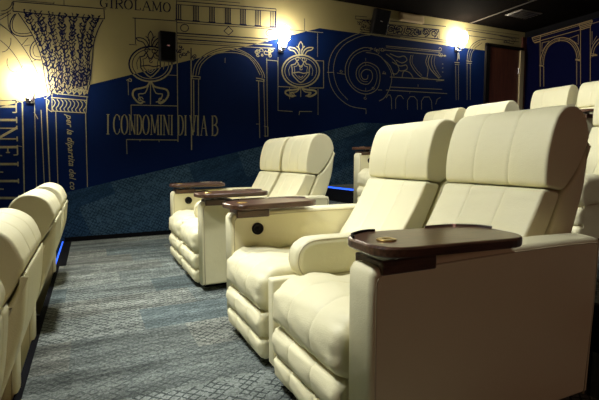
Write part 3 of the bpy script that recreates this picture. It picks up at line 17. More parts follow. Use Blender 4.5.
 'painted_colonnade': "132|5907,2953 5924,2932 5949,2903 5970,2873 5984,2845 5993,2816 5997,2789 5993,2761 5983,2736 5976,2718;88|5963,2941 5979,2916 6002,2880 6019,2843 6025,2805 6027,2766 6027,2739;144|5916,2688 6034,2691;99|5927,2654 6030,2656;89|5946,2635 5977,2036;89|6012,2641 6034,2039;90|6215,2703 6241,2049;90|6293,2710 6320,2053;135|6199,2737 6336,2738;112|6201,2702 6327,2706;112|6214,2745 6216,2786 6220,2843 6232,2898 6254,2944 6285,2989 6323,3029 6373,3067 6432,3101 6491,3128 6555,3146 6619,3157 6665,3164;90|6296,2752 6300,2785 6306,2832 6320,2878 6344,2918 6375,2956 6413,2993 6466,3030 6525,3065 6568,3090;67|6252,2749 6257,2786 6265,2840 6280,2892 6305,2936 6336,2978 6373,3017 6422,3053 6478,3086 6517,3109;107|6169,3274 7529,3273;107|6124,3182 7533,3208;59|6120,3303 7526,3337;70|7246,3228 7272,3218 7282,3200 7277,3182 7261,3170 7241,3167 7226,3171 7220,3179 7222,3186;70|7147,3200 7141,3179 7155,3164 7178,3160 7197,3168 7205,3180 7199,3190 7188,3193 7178,3190;70|7148,3146 7134,3160 7134,3175 7147,3188 7164,3193 7179,3191 7186,3184 7186,3176 7180,3171;71|7303,3240 7336,3245 7364,3238 7377,3223 7375,3206 7362,3194 7345,3189 7331,3191 7325,3198;94|7020,3263 7448,3255 7372,3154 7104,3163",
 'painted_arches_right': "170|5964,3272 4839,3290;94|5951,3241 5043,3259;146|5933,3206 5778,3210;121|5776,3176 5039,3183;131|5912,3173 5784,3170;133|5957,3280 5933,3206 5892,3161 5791,3162 5773,3270;152|5761,2711 5762,2750 5761,2805 5753,2863 5734,2922 5707,2982 5675,3034 5637,3072 5594,3101 5550,3122 5504,3135 5455,3139 5407,3138 5360,3130 5312,3116 5267,3097 5223,3073 5182,3044 5144,3010 5110,2971 5080,2927 5055,2879 5034,2822 5018,2760 5007,2712 5005,2686 5008,2673 5011,2665;84|5730,2705 5730,2744 5728,2799 5719,2856 5700,2913 5675,2971 5644,3020 5607,3055 5565,3081 5523,3099 5483,3111 5441,3115 5399,3113 5354,3104 5308,3090 5265,3071 5227,3049 5192,3022 5160,2989 5128,2948 5098,2900 5073,2852 5055,2797 5041,2741 5032,2701;126|5697,2716 5696,2755 5694,2810 5685,2866 5669,2921 5647,2976 5618,3021 5580,3051 5536,3070 5494,3082 5457,3089 5423,3089 5387,3084 5346,3075 5304,3061 5264,3042 5228,3017 5195,2986 5164,2951 5136,2912 5111,2868 5091,2824 5077,2778 5068,2732 5062,2701;117|5784,3170 5742,2329;116|5688,2687 5669,2318;203|5777,2724 5692,2694;108|5066,2660 5045,2258;108|5029,3187 4979,2249;215|5091,2691 5004,2658;105|4865,3190 4816,2286;107|5091,2703 5012,2678;114|5743,2971 5743,3127 5598,3127 5743,2971;108|5225,3084 5063,3102 5055,2942 5225,3084;140|5407,3138 5411,3073;157|5059,3263 4838,3266;157|5048,3235 4852,3239;157|5033,3207 4863,3214;158|5026,3180 4871,3186;120|5060,3282 5026,3180;118|4830,3278 4870,3177;116|4836,3229 4727,3235;143|4836,2662 4832,2707 4825,2770 4814,2826 4796,2867 4772,2901 4749,2927 4726,2945 4702,2956 4685,2963;104|4797,2684 4793,2720 4786,2771 4774,2817 4749,2853 4719,2885 4697,2906;182|4829,2706 4724,2694;92|4832,3106 4821,2889 4748,3009;91|4831,2738 4747,2711",
}


# ------------------------------------------------------------------ helpers
def link(o, parent=None):
    COL.objects.link(o)
    if parent is not None: o.parent = parent
    return o

def obj(name, bm, mat=None, parent=None, loc=(0, 0, 0), smooth=None):
    me = bpy.data.meshes.new(name)
    bm.normal_update()
    bm.to_mesh(me); bm.free()
    if mat: me.materials.append(mat)
    if smooth is not None:
        me.polygons.foreach_set('use_smooth', [smooth] * len(me.polygons))
    o = bpy.data.objects.new(name, me)
    o.location = loc
    return link(o, parent)

def inst(name, me, parent, loc=(0, 0, 0), rz=0.0, sy=1):
    o = bpy.data.objects.new(name, me)
    o.location = loc; o.rotation_euler = (0, 0, rz)
    if sy != 1: o.scale = (1, sy, 1)
    return link(o, parent)

def thing(name, label, cat, loc=(0, 0, 0), rz=0.0, group=None):
    o = bpy.data.objects.new(name, None)
    o.empty_display_size = 0.1
    o.location = loc; o.rotation_euler = (0, 0, rz)
    tag(o, label, cat, group)
    return link(o)

def tag(o, label, cat, group=None):
    o['label'] = label; o['category'] = cat
    if group: o['group'] = group
    return o

def struct(o):
    o['kind'] = 'structure'; return o

def add_box(bm, x0, x1, y0, y1, z0, z1, bev=0.0, seg=3):
    vs = [bm.verts.new((x, y, z)) for x in (x0, x1) for y in (y0, y1) for z in (z0, z1)]
    q = [(0, 1, 3, 2), (4, 6, 7, 5), (0, 4, 5, 1), (2, 3, 7, 6), (0, 2, 6, 4), (1, 5, 7, 3)]
    fs = [bm.faces.new([vs[i] for i in f]) for f in q]
    if bev:
        es = list({e for f in fs for e in f.edges})
        r = bmesh.ops.bevel(bm, geom=es, offset=bev, segments=seg, profile=0.5, affect='EDGES')
    return bm

def box(name, b, mat, parent=None, bev=0.0, seg=3, loc=(0, 0, 0)):
    bm = bmesh.new(); add_box(bm, *b, bev=bev, seg=seg)
    return obj(name, bm, mat, parent, loc, smooth=bool(bev))

def cat(pts, n=4, closed=True):
    out = []; N = len(pts)
    for i in range(N if closed else N - 1):
        g = (lambda k: pts[k % N]) if closed else (lambda k: pts[max(0, min(N - 1, k))])
        a, b, c, d = g(i - 1), g(i), g(i + 1), g(i + 2)
        for j in range(n):
            t = j / n
            out.append(tuple(.5 * (2 * b[q] + (c[q] - a[q]) * t + (2 * a[q] - 5 * b[q] + 4 * c[q] - d[q]) * t * t
                       + (3 * b[q] - a[q] - 3 * c[q] + d[q]) * t ** 3) for q in range(len(b))))
    if not closed: out.append(tuple(pts[-1]))
    return out

def tube(bm, pts, r, n=6, closed=False):
    P = [Vector(p) for p in pts]; rings = []
    N = len(P)
    for i, p in enumerate(P):
        a = P[(i - 1) % N] if closed or i else P[0]
        b = P[(i + 1) % N] if closed or i < N - 1 else P[-1]
        t = (b - a).normalized()
        u = t.cross(Vector((0.31, 0.2, 0.93))).normalized(); v = t.cross(u)
        rings.append([bm.verts.new(p + (u * math.cos(k * 2 * math.pi / n) + v * math.sin(k * 2 * math.pi / n)) * r) for k in range(n)])
    for i in range(N if closed else N - 1):
        A, B = rings[i], rings[(i + 1) % N]
        for k in range(n):
            bm.faces.new((A[k], A[(k + 1) % n], B[(k + 1) % n], B[k]))
    if not closed:
        bm.faces.new(rings[0][::-1]); bm.faces.new(rings[-1])

def lathe(bm, prof, n=24, axis='z', c=(0, 0, 0)):
    rings = []
    for r, h in prof:
        ring = []
        for k in range(n):
            a = 2 * math.pi * k / n
            p = (r * math.cos(a), r * math.sin(a), h)
            if axis == 'y': p = (p[0], h, p[1])
            ring.append(bm.verts.new((p[0] + c[0], p[1] + c[1], p[2] + c[2])))
        rings.append(ring)
    for A, B in zip(rings, rings[1:]):
        for k in range(n): bm.faces.new((A[k], A[(k + 1) % n], B[(k + 1) % n], B[k]))
    bm.faces.new(rings[0][::-1]); bm.faces.new(rings[-1])
    bmesh.ops.recalc_face_normals(bm, faces=bm.faces)

def puff(loop, y0, y1, r=0.02, seams=(), dip=0.006, sw=0.010, crown=0.0, sub=4, wr=0.0, seed=1, gather=0.0):
    """upholstered pad: closed side outline (x,z) swept along y, rounded at its
    ends and drawn in at stitched seams, slightly crowned between them"""
    bm = bmesh.new()
    P = cat(loop, sub)
    N = len(P)
    area = sum(P[i][0] * P[(i + 1) % N][1] - P[(i + 1) % N][0] * P[i][1] for i in range(N))
    if area < 0: P.reverse()
    nor = []
    for i in range(N):
        a, b = P[i - 1], P[(i + 1) % N]
        dx, dz = b[0] - a[0], b[1] - a[1]; l = math.hypot(dx, dz) or 1
        nor.append((dz / l, -dx / l))
    ys = set()
    for k in range(7):
        e = r * (1 - math.cos(k / 6 * math.pi / 2)); ys.add(round(y0 + e, 5)); ys.add(round(y1 - e, 5))
    k = 22
    for i in range(1, k):
        y = y0 + (y1 - y0) * i / k
        if y0 + r < y < y1 - r: ys.add(round(y, 5))
    for s in seams:
        for d in (-2, -1, -.5, 0, .5, 1, 2): ys.add(round(s + d * sw, 5))
    ys = sorted(ys)
    cuts = [y0] + list(seams) + [y1]
    rnd = random.Random(seed)
    ph = [rnd.uniform(0, 6.28) for _ in range(6)]
    rings = []
    for y in ys:
        e = min(y - y0, y1 - y)
        d = 0.0
        if e < r: d += r - math.sqrt(max(0, r * r - (r - e) ** 2))
        for s in seams: d += dip * math.exp(-((y - s) / sw) ** 2)
        for a, b in zip(cuts, cuts[1:]):
            if a <= y <= b: d += crown * (1 - abs(math.sin(math.pi * (y - a) / (b - a))) ** .6)
        ring = []
        for i, (p, n) in enumerate(zip(P, nor)):
            w = wr * (math.sin(19 * y + 2.3 * math.sin(i * .5 + ph[0]) + ph[1]) * math.sin(i * .9 + ph[2] + 6 * y)) if e > r else 0
            if gather:
                w += gather * (math.sin(i * 1.15 + ph[3]) + .6 * math.sin(i * 2.1 + ph[4] + 9 * y)) * math.exp(-((e - .03) / .045) ** 2) * (1 if e > .004 else 0)
            ring.append(bm.verts.new((p[0] - n[0] * (d + w), y, p[1] - n[1] * (d + w))))
        rings.append(ring)
    for A, B in zip(rings, rings[1:]):
        for i in range(N):
            f = bm.faces.new((A[i], A[(i + 1) % N], B[(i + 1) % N], B[i])); f.smooth = True
    c0 = bm.faces.new(rings[0]); c1 = bm.faces.new(rings[-1][::-1])
    bmesh.ops.recalc_face_normals(bm, faces=bm.faces)
    bmesh.ops.triangulate(bm, faces=[c0, c1])
    return bm

def mesh_of(name, bm, mat):
    me = bpy.data.meshes.new(name); bm.normal_update(); bm.to_mesh(me); bm.free(); me.materials.append(mat)
    return me

def smooth_all(bm):
    for f in bm.faces: f.smooth = True
    return bm

# ------------------------------------------------------------------ materials
def new_mat(name):
    m = bpy.data.materials.new(name); m.use_nodes = True
    nt = m.node_tree; b = nt.nodes['Principled BSDF']
    return m, nt, b
def nd(nt, t, **kw):
    n = nt.nodes.new(t)
    for k, v in kw.items(): setattr(n, k, v)
    return n
def math_n(nt, op, a, b=None, c=None):
    n = nd(nt, 'ShaderNodeMath', operation=op)
    for i, v in enumerate((a, b, c)):
        if v is None: continue
        if isinstance(v, (int, float)): n.inputs[i].default_value = v
        else: nt.links.new(v, n.inputs[i])
    return n.outputs[0]
def mixc(nt, f, a, b, bt='MIX'):
    n = nd(nt, 'ShaderNodeMix', data_type='RGBA', blend_type=bt)
    for s, v in ((0, f), (6, a), (7, b)):
        if isinstance(v, (int, float)): n.inputs[s].default_value = v
        elif isinstance(v, tuple): n.inputs[s].default_value = (*v, 1)
        else: nt.links.new(v, n.inputs[s])
    return n.outputs[2]
def simple(name, col, rough=.5, metal=0, spec=.5, coat=0, bump=None):
    m, nt, b = new_mat(name)
    b.inputs['Base Color'].default_value = (*col, 1); b.inputs['Roughness'].default_value = rough
    b.inputs['Metallic'].default_value = metal; b.inputs['Specular IOR Level'].default_value = spec
    b.inputs['Coat Weight'].default_value = coat
    if bump:
        t = nd(nt, 'ShaderNodeTexNoise'); t.inputs['Scale'].default_value = bump[0]; t.inputs['Detail'].default_value = 4
        tc = nd(nt, 'ShaderNodeTexCoord'); nt.links.new(tc.outputs['Object'], t.inputs['Vector'])
        bp = nd(nt, 'ShaderNodeBump'); bp.inputs['Strength'].default_value = bump[1]; bp.inputs['Distance'].default_value = .01
        nt.links.new(t.outputs[0], bp.inputs['Height']); nt.links.new(bp.outputs[0], b.inputs['Normal'])
    return m

def leather(name, col):
    m, nt, b = new_mat(name)
    tc = nd(nt, 'ShaderNodeTexCoord')
    v = nd(nt, 'ShaderNodeTexVoronoi'); v.inputs['Scale'].default_value = 260
    n = nd(nt, 'ShaderNodeTexNoise'); n.inputs['Scale'].default_value = 9; n.inputs['Detail'].default_value = 5
    n2 = nd(nt, 'ShaderNodeTexNoise'); n2.inputs['Scale'].default_value = 3
    for t in (v, n, n2): nt.links.new(tc.outputs['Object'], t.inputs['Vector'])
    c = mixc(nt, n2.outputs[0], tuple(x * .93 for x in col), col)
    nt.links.new(c, b.inputs['Base Color'])
    b.inputs['Roughness'].default_value = .48; b.inputs['Specular IOR Level'].default_value = .4
    h = math_n(nt, 'ADD', math_n(nt, 'MULTIPLY', v.outputs['Distance'], .12), math_n(nt, 'MULTIPLY', n.outputs[0], 1.0))
    bp = nd(nt, 'ShaderNodeBump'); bp.inputs['Strength'].default_value = .35; bp.inputs['Distance'].default_value = .012
    nt.links.new(h, bp.inputs['Height']); nt.links.new(bp.outputs[0], b.inputs['Normal'])
    return m

def wood(name, c0, c1, rough=.3, scale=1.0, ax=(1, 14, 14), coat=.3):
    m, nt, b = new_mat(name)
    tc = nd(nt, 'ShaderNodeTexCoord'); mp = nd(nt, 'ShaderNodeMapping')
    mp.inputs['Scale'].default_value = tuple(a * scale for a in ax)
    nt.links.new(tc.outputs['Object'], mp.inputs['Vector'])
    n = nd(nt, 'ShaderNodeTexNoise'); n.inputs['Scale'].default_value = 4; n.inputs['Detail'].default_value = 8; n.inputs['Roughness'].default_value = .65
    nt.links.new(mp.outputs[0], n.inputs['Vector'])
    r = nd(nt, 'ShaderNodeMapRange'); r.inputs[1].default_value = .35; r.inputs[2].default_value = .65
    nt.links.new(n.outputs[0], r.inputs[0])
    nt.links.new(mixc(nt, r.outputs[0], c0, c1), b.inputs['Base Color'])
    b.inputs['Roughness'].default_value = rough; b.inputs['Coat Weight'].default_value = coat; b.inputs['Coat Roughness'].default_value = .2
    return m

def carpet(name, cols, wall=False, tile=.62):
    m, nt, b = new_mat(name)
    tc = nd(nt, 'ShaderNodeTexCoord'); sp = nd(nt, 'ShaderNodeSeparateXYZ')
    nt.links.new(tc.outputs['Object'], sp.inputs[0])
    X = sp.outputs[0]; Y = sp.outputs[2] if wall else sp.outputs[1]
    if wall:   # tiles on the wall are set at a slant, along the stair
        X0, Y0 = X, Y
        X = math_n(nt, 'ADD', math_n(nt, 'MULTIPLY', X0, .94), math_n(nt, 'MULTIPLY', Y0, .34))
        Y = math_n(nt, 'SUBTRACT', math_n(nt, 'MULTIPLY', Y0, .94), math_n(nt, 'MULTIPLY', X0, .34))
    fy = math_n(nt, 'FLOOR', math_n(nt, 'DIVIDE', Y, tile * .62))
    off = math_n(nt, 'MULTIPLY', math_n(nt, 'FRACT', math_n(nt, 'MULTIPLY', fy, .37)), 1.0)
    fx = math_n(nt, 'FLOOR', math_n(nt, 'ADD', math_n(nt, 'DIVIDE', X, tile), off))
    cv = nd(nt, 'ShaderNodeCombineXYZ'); nt.links.new(fx, cv.inputs[0]); nt.links.new(fy, cv.inputs[1])
    wn = nd(nt, 'ShaderNodeTexWhiteNoise', noise_dimensions='2D'); nt.links.new(cv.outputs[0], wn.inputs['Vector'])
    R = wn.outputs['Value']
    isx = math_n(nt, 'GREATER_THAN', R, .33)      # crosshatched tiles against streaked ones
    pv = nd(nt, 'ShaderNodeCombineXYZ'); nt.links.new(X, pv.inputs[0]); nt.links.new(Y, pv.inputs[1])
    # wobble
    wob = nd(nt, 'ShaderNodeTexNoise'); wob.inputs['Scale'].default_value = 14; nt.links.new(pv.outputs[0], wob.inputs['Vector'])
    w = math_n(nt, 'MULTIPLY', math_n(nt, 'SUBTRACT', wob.outputs[0], .5), .02)
    def lines(a, bb, per, wd):
        t = math_n(nt, 'ADD', math_n(nt, 'ADD', math_n(nt, 'MULTIPLY', X, a), math_n(nt, 'MULTIPLY', Y, bb)), w)
        f = math_n(nt, 'FRACT', math_n(nt, 'DIVIDE', t, per))
        return math_n(nt, 'LESS_THAN', math_n(nt, 'ABSOLUTE', math_n(nt, 'SUBTRACT', f, .5)), wd)
    brk = nd(nt, 'ShaderNodeTexNoise'); brk.inputs['Scale'].default_value = 16; nt.links.new(pv.outputs[0], brk.inputs['Vector'])
    keep = math_n(nt, 'GREATER_THAN', brk.outputs[0], .44)
    hatch = math_n(nt, 'MULTIPLY', math_n(nt, 'MAXIMUM', lines(.72, .7, .038, .12), lines(.62, -.78, .035, .11)), keep)
    # streaks running along the rows' cross direction
    mp = nd(nt, 'ShaderNodeMapping'); mp.inputs['Scale'].default_value = (5, 30, 1); nt.links.new(pv.outputs[0], mp.inputs[0])
    st = nd(nt, 'ShaderNodeTexNoise'); st.inputs['Scale'].default_value = 1.5; st.inputs['Detail'].default_value = 5; nt.links.new(mp.outputs[0], st.inputs[0])
    stc = nd(nt, 'ShaderNodeMapRange'); stc.inputs[1].default_value = .36; stc.inputs[2].default_value = .66; nt.links.new(st.outputs[0], stc.inputs[0])
    pile = nd(nt, 'ShaderNodeTexNoise'); pile.inputs['Scale'].default_value = 170; pile.inputs['Detail'].default_value = 2; nt.links.new(pv.outputs[0], pile.inputs[0])
    dark, mid, light, tan = cols
    tr = nd(nt, 'ShaderNodeMapRange'); tr.inputs[1].default_value = .3 if wall else 0; tr.inputs[2].default_value = .7 if wall else 1; nt.links.new(R, tr.inputs[0])
    base = mixc(nt, tr.outputs[0], mid, light)
    sc = nd(nt, 'ShaderNodeSeparateColor'); nt.links.new(wn.outputs['Color'], sc.inputs[0])
    base = mixc(nt, math_n(nt, 'MULTIPLY', sc.outputs[2], .55), base, tan)
    strk = mixc(nt, stc.outputs[0], dark, base)
    strk = mixc(nt, .42, base, strk)
    hc = mixc(nt, math_n(nt, 'MULTIPLY', hatch, .72), mixc(nt, .55, base, strk), dark)
    strk = mixc(nt, math_n(nt, 'MULTIPLY', hatch, .4), strk, dark)
    mb = nd(nt, 'ShaderNodeMapping'); mb.inputs['Scale'].default_value = (1.1, 7.5, 1); nt.links.new(pv.outputs[0], mb.inputs[0])
    bn = nd(nt, 'ShaderNodeTexNoise'); bn.inputs['Scale'].default_value = 1.0; bn.inputs['Detail'].default_value = 2; nt.links.new(mb.outputs[0], bn.inputs[0])
    br = nd(nt, 'ShaderNodeMapRange'); br.inputs[1].default_value = .3; br.inputs[2].default_value = .7; br.inputs[3].default_value = .8 if wall else .5; br.inputs[4].default_value = 1.2 if wall else 1.35; nt.links.new(bn.outputs[0], br.inputs[0])
    gr = nd(nt, 'ShaderNodeTexNoise'); gr.inputs['Scale'].default_value = 75; gr.inputs['Detail'].default_value = 1; nt.links.new(pv.outputs[0], gr.inputs[0])
    gm = nd(nt, 'ShaderNodeMapRange'); gm.inputs[1].default_value = .3; gm.inputs[2].default_value = .7; gm.inputs[3].default_value = .65; gm.inputs[4].default_value = 1.3; nt.links.new(gr.outputs[0], gm.inputs[0])
    c = mixc(nt, isx, strk, hc)
    bm_ = nd(nt, 'ShaderNodeCombineColor'); k_ = math_n(nt, 'MULTIPLY', br.outputs[0], gm.outputs[0])
    for q in range(3): nt.links.new(k_, bm_.inputs[q])
    c = mixc(nt, 1.0, c, bm_.outputs[0], 'MULTIPLY')
    c = mixc(nt, .7, c, mixc(nt, pile.outputs[0], (0.12, 0.12, 0.12), (1.9, 1.9, 1.9)), 'MULTIPLY')
    nt.links.new(c, b.inputs['Base Color'])
    b.inputs['Roughness'].default_value = 1; b.inputs['Specular IOR Level'].default_value = .05
    bp = nd(nt, 'ShaderNodeBump'); bp.inputs['Strength'].default_value = .6; bp.inputs['Distance'].default_value = .006
    nt.links.new(pile.outputs[0], bp.inputs['Height']); nt.links.new(bp.outputs[0], b.inputs['Normal'])
    return m

def mural(name, tan, blue, rough, line=False):
    """two paints: tan above a slanting edge (levelling into a top band), blue below"""
    m, nt, b = new_mat(name)
    g = nd(nt, 'ShaderNodeNewGeometry'); sp = nd(nt, 'ShaderNodeSeparateXYZ'); nt.links.new(g.outputs['Position'], sp.inputs[0])
    e = math_n(nt, 'MINIMUM', math_n(nt, 'ADD', math_n(nt, 'MULTIPLY', sp.outputs[0], .3284), 1.9045), 2.962)
    f = math_n(nt, 'GREATER_THAN', sp.outputs[2], e)
    n = nd(nt, 'ShaderNodeTexNoise'); n.inputs['Scale'].default_value = 40 if line else 2.2; n.inputs['Detail'].default_value = 4
    nt.links.new(g.outputs['Position'], n.inputs[0])
    k = .3 if line else .12
    c = mixc(nt, f, blue, tan)
    c = mixc(nt, n.outputs[0], c, mixc(nt, k * 2, c, (0, 0, 0)))
    nt.links.new(c, b.inputs['Base Color']); b.inputs['Roughness'].default_value = rough
    b.inputs['Specular IOR Level'].default_value = .08
    return m

def emit(name, col, s):
    m, nt, b = new_mat(name)
    b.inputs['Base Color'].default_value = (*col, 1)
    b.inputs['Emission Color'].default_value = (*col, 1); b.inputs['Emission Strength'].default_value = s
    return m

LEA = leather('cream_leather', (.80, .742, .46))
PIPE = simple('cream_piping', (.52, .45, .27), .5)
BLACK = simple('black_plastic', (.006, .005, .005), .55, spec=.15)
MATTE = simple('black_trim', (.006, .006, .007), .85, spec=.05)
WOOD = wood('walnut_tray', (.04, .018, .010), (.125, .058, .029), .3, 1, (2, 22, 22))
DOORW = wood('door_wood', (.05, .014, .008), (.10, .03, .015), .45, 1, (12, 12, .8), .1)
BRASS = simple('brass', (.75, .52, .16), .28, 1)
STEEL = simple('chrome', (.6, .6, .62), .2, 1)
CARPET = carpet('carpet_tiles', ((.012, .017, .018), (.11, .138, .132), (.21, .238, .212), (.25, .235, .175)))
WCARPET = carpet('wall_carpet_tiles', ((.005, .013, .030), (.007, .036, .10), (.060, .12, .175), (.045, .09, .13)), wall=True, tile=.72)
PAINT = mural('mural_paint', (.33, .285, .14), (.0012, .011, .066), .85)
INK = mural('mural_ink', (.010, .014, .05), (.37, .34, .20), .8, True)
GOLD = simple('gold_paint', (.17, .12, .055), .8, spec=.1)
NAVY = simple('navy_paint', (.0014, .002, .016), .9, spec=.03)
CEIL = simple('black_ceiling', (.005, .004, .0035), .95, spec=.01, bump=(28, .5))
DARKW = simple('dark_wall_paint', (.02, .018, .02), .8)
CREAMP = simple('cream_door_frame', (.30, .24, .13), .6)
BEIGE = simple('beige_plate', (.62, .50, .30), .5)
LED = emit('blue_led', (.03, .13, 1.0), 1.3)
FROST = emit('sconce_frosted_holder', (.95, .92, 1.0), 2.2)
GLASS = emit('sconce_glass', (1.0, .90, .72), 150)

# ------------------------------------------------------------------ the room
YW, XR, ZC = 6.1, 7.71, 3.40
XL, YN = -4.6, -4.5
N1, N3, N4 = -.325, 1.86, 4.02          # nosings of the stepped rows
def slab(name, b, mat, parent=None): 
    return struct(box(name, b, mat, parent))
slab('floor', (N1, N3 + .1, YN, YW, -.6, 0), CARPET)
slab('floor', (XL, N1, YN, YW, -.6, -.41), CARPET)
slab('floor', (N3, N4 + .1, YN, YW, -.39, .39), CARPET)
slab('floor', (N4, XR, YN, YW, -.39, .79), CARPET)
slab('floor', (3.15, N4, 4.98, YW, .39, .59), CARPET)     # half step of the stair by the wall
slab('floor', (1.15, N3, 4.98, YW, 0, .195), CARPET)
slab('ceiling', (XL, XR + .15, YN, YW + .15, ZC, ZC + .1), CEIL)
wl = slab('wall_back', (XL, XR + .15, YW, YW + .15, -.6, ZC), PAINT)
wr = slab('wall_right', (XR, XR + .15, YN, YW, -.6, ZC), NAVY)
slab('wall_left', (XL - .15, XL, YN, YW, -.6, ZC), DARKW)
slab('wall_front', (XL, XR, YN - .15, YN, -.6, ZC), DARKW)

# carpet cladding on the lower wall, its top edge climbing with the stair
def prism_xz(name, pts, y0, y1, mat, parent=None):
    bm = bmesh.new()
    A = [bm.verts.new((x, y0, z)) for x, z in pts]; B = [bm.verts.new((x, y1, z)) for x, z in pts]
    bm.faces.new(A); bm.faces.new(B[::-1])
    for i in range(len(pts)):
        j = (i + 1) % len(pts); bm.faces.new((A[i], B[i], B[j], A[j]))
    bmesh.ops.recalc_face_normals(bm, faces=bm.faces)
    return obj(name, bm, mat, parent)
zc = lambda x: .671 + .227 * x
struct(prism_xz('trim_1', [(XL, -.6), (6.6, -.6), (6.6, 1.575), (3.98, 1.575), (-2.95, 0.0), (XL, 0.0)], YW - .012, YW, WCARPET))
slab('baseboard_back', (N1, 1.15, YW - .03, YW - .012, 0, .055), MATTE)
# step nosings: black trim strip with a blue light line along the edge
def nosing(n, x, z, y0, y1, led=True):
    o = struct(box('trim_%d' % n, (x - .012, x + (.075 if led else .02), y0, y1, z - .03, z + .006), MATTE))
    if led: struct(box('led_strip', (x - .026, x - .012, y0, y1, z - .012, z + .010), LED, o))
    struct(box('riser_shade', (x - .010, x, y0, y1, z - .19, z - .03), MATTE, o))  # black strip paints in the shadow on a dark carpet riser
nosing(2, N1, 0, 4.70, YW - .03)
nosing(9, N1, 0, YN + .05, 4.70, False)
nosing(3, N3, .39, YN + .05, 4.97, False)
nosing(4, 3.15, .59, 4.98, YW - .012)
nosing(5, N4, .79, YN + .05, YW - .012, False)
slab('trim_6', (XR - .02, XR, YN, YW, ZC - .10, ZC), MATTE)

# ------------------------------------------------------------------ the mural's drawing and lettering (paint)
def ribbons(name, data, mp, mat, parent):
    bm = bmesh.new()
    for k, s in enumerate(data.split(';')):
        w, ps = s.split('|'); w = int(w) / 1e4 * .5
        P = [Vector([int(c) / 1000 for c in p.split(',')]) for p in ps.split(' ')]
        Q = [P[0]]
        for p in P[1:]:
            if (p - Q[-1]).length > .0015: Q.append(p)
        P = Q; N = len(P)
        if N < 2: continue
        cl = (P[0] - P[-1]).length < .004 and N > 3
        A = []
        for i, p in enumerate(P):
            t0 = (p - P[i - 1]).normalized() if i else None
            t1 = (P[i + 1] - p).normalized() if i < N - 1 else None
            if cl and i == 0: t0 = (P[0] - P[-2]).normalized()
            if cl and i == N - 1: t1 = (P[1] - P[0]).normalized()
            t = (t0 or t1) + (t1 or t0)
            if t.length < .2: t = t1 or t0
            t.normalize(); n = Vector((-t.y, t.x))
            m = 1.0
            if t0 is not None: m = min(1.6, 1 / max(.4, abs(t.dot(t0))))
            off = .0012 + (k % 7) * .0003
            A.append((bm.verts.new(mp(p + n * w * m, off)), bm.verts.new(mp(p - n * w * m, off))))
        for (a, b), (c, d) in zip(A, A[1:]): bm.faces.new((a, b, d, c))
    return struct(obj(name, bm, mat, parent))
for k, v in ART.items():
    if k.endswith('right'): ribbons('painted_arcade', v, lambda p, o: (XR - o, p.x, p.y), GOLD, wr)
    else: ribbons({'painted_lettering_condomini': 'painted_title', 'painted_lettering_girolamo': 'painted_name',
                   'painted_lettering_vertical': 'painted_vertical_name', 'painted_crest_left': 'painted_shield', 'painted_crest_middle': 'painted_crest'}.get(k, k),
                  v, lambda p, o: (p.x, YW - o, p.y), INK, wl)
tcv = bpy.data.curves.new('painted_script', 'FONT'); tcv.body = 'per la dipartita del co'; tcv.size = .098; tcv.shear = .35; tcv.space_character = 1.05; tcv.offset = .0012
tcv.materials.append(INK)
to = bpy.data.objects.new('painted_script', tcv); link(to, wl); struct(to)
# text x-axis runs down the wall, its y-axis to the right, facing the room
to.location = (-.235, YW - .0025, 1.55)
to.rotation_euler = (math.pi / 2, math.pi / 2, 0)

# ------------------------------------------------------------------ door at the top of the stair
slab('door_1', (6.72, 7.50, YW - .05, YW - .012, .79, 3.03), DOORW)
d1 = bpy.data.objects['door_1']
bm = bmesh.new(); add_box(bm, 6.63, 6.72, YW - .06, YW - .012, .79, 3.06); struct(obj('door_jamb', bm, BLACK, d1))
bm = bmesh.new(); add_box(bm, 6.63, 7.60, YW - .06, YW - .012, 3.03, 3.09); struct(obj('door_head', bm, BLACK, d1))
bm = bmesh.new(); add_box(bm, 7.50, 7.60, YW - .08, YW - .012, .79, 3.03); struct(obj('door_jamb', bm, CREAMP, d1))
slab('trim_7', (7.60, XR - .0, YW - .03, YW - .0, .79, 3.3), DOORW)
for z in (1.3, 2.65):
    bm = bmesh.new(); lathe(bm, [(.014, z - .05), (.014, z + .05)], 12, c=(7.49, YW - .055, 0)); struct(obj('door_hinge', bm, STEEL, d1))

# ------------------------------------------------------------------ the recliner and its pieces
# local frame: x = 0 at the front of the armrests, facing -x, floor at z = 0
W2 = .29                                  # half width of the cushion between the arms
HB = .282                                 # half width of the backrest
head_loop = [(.944, .886), (.936, .93), (.940, 1.0), (.955, 1.07), (.975, 1.13), (1.0, 1.178), (1.04, 1.21), (1.085, 1.219), (1.135, 1.208),
             (1.18, 1.175), (1.205, 1.12), (1.209, 1.075), (1.165, .985), (1.10, .903), (1.05, .866), (.985, .874)]
back_loop = [(.935, .868), (.90, .81), (.845, .715), (.775, .61), (.70, .51), (.655, .43), (.72, .40), (.80, .43), (.87, .53), (.94, .65), (1.0, .765), (1.035, .85), (.985, .866)]
shell_loop = [(1.213, 1.066), (1.207, .96), (1.188, .85), (1.13, .68), (1.05, .50), (.97, .33), (.86, .33), (.82, .42), (.885, .53), (.955, .65), (1.012, .765), (1.052, .852), (1.105, .893), (1.168, .975)]
seat_loop = [(.74, .40), (.60, .438), (.44, .458), (.30, .468), (.16, .494), (.06, .488), (-.012, .45), (-.044, .385), (-.036, .31), (.01, .262), (.12, .27), (.30, .28), (.55, .29), (.74, .31)]
roll1 = [(-.020, .266), (-.042, .24), (-.045, .19), (-.028, .152), (.002, .142), (.03, .145), (.04, .20), (.03, .268), (.01, .278)]
roll2 = [(-.014, .150), (-.036, .125), (-.038, .08), (-.022, .045), (.002, .036), (.03, .038), (.04, .09), (.03, .142), (.012, .150)]
pad_loop = [(.10, .55), (.102, .505), (.125, .465), (.18, .452), (.40, .452), (.74, .455), (.77, .50), (.77, .58), (.74, .628), (.40, .634), (.21, .636), (.145, .622), (.11, .59)]

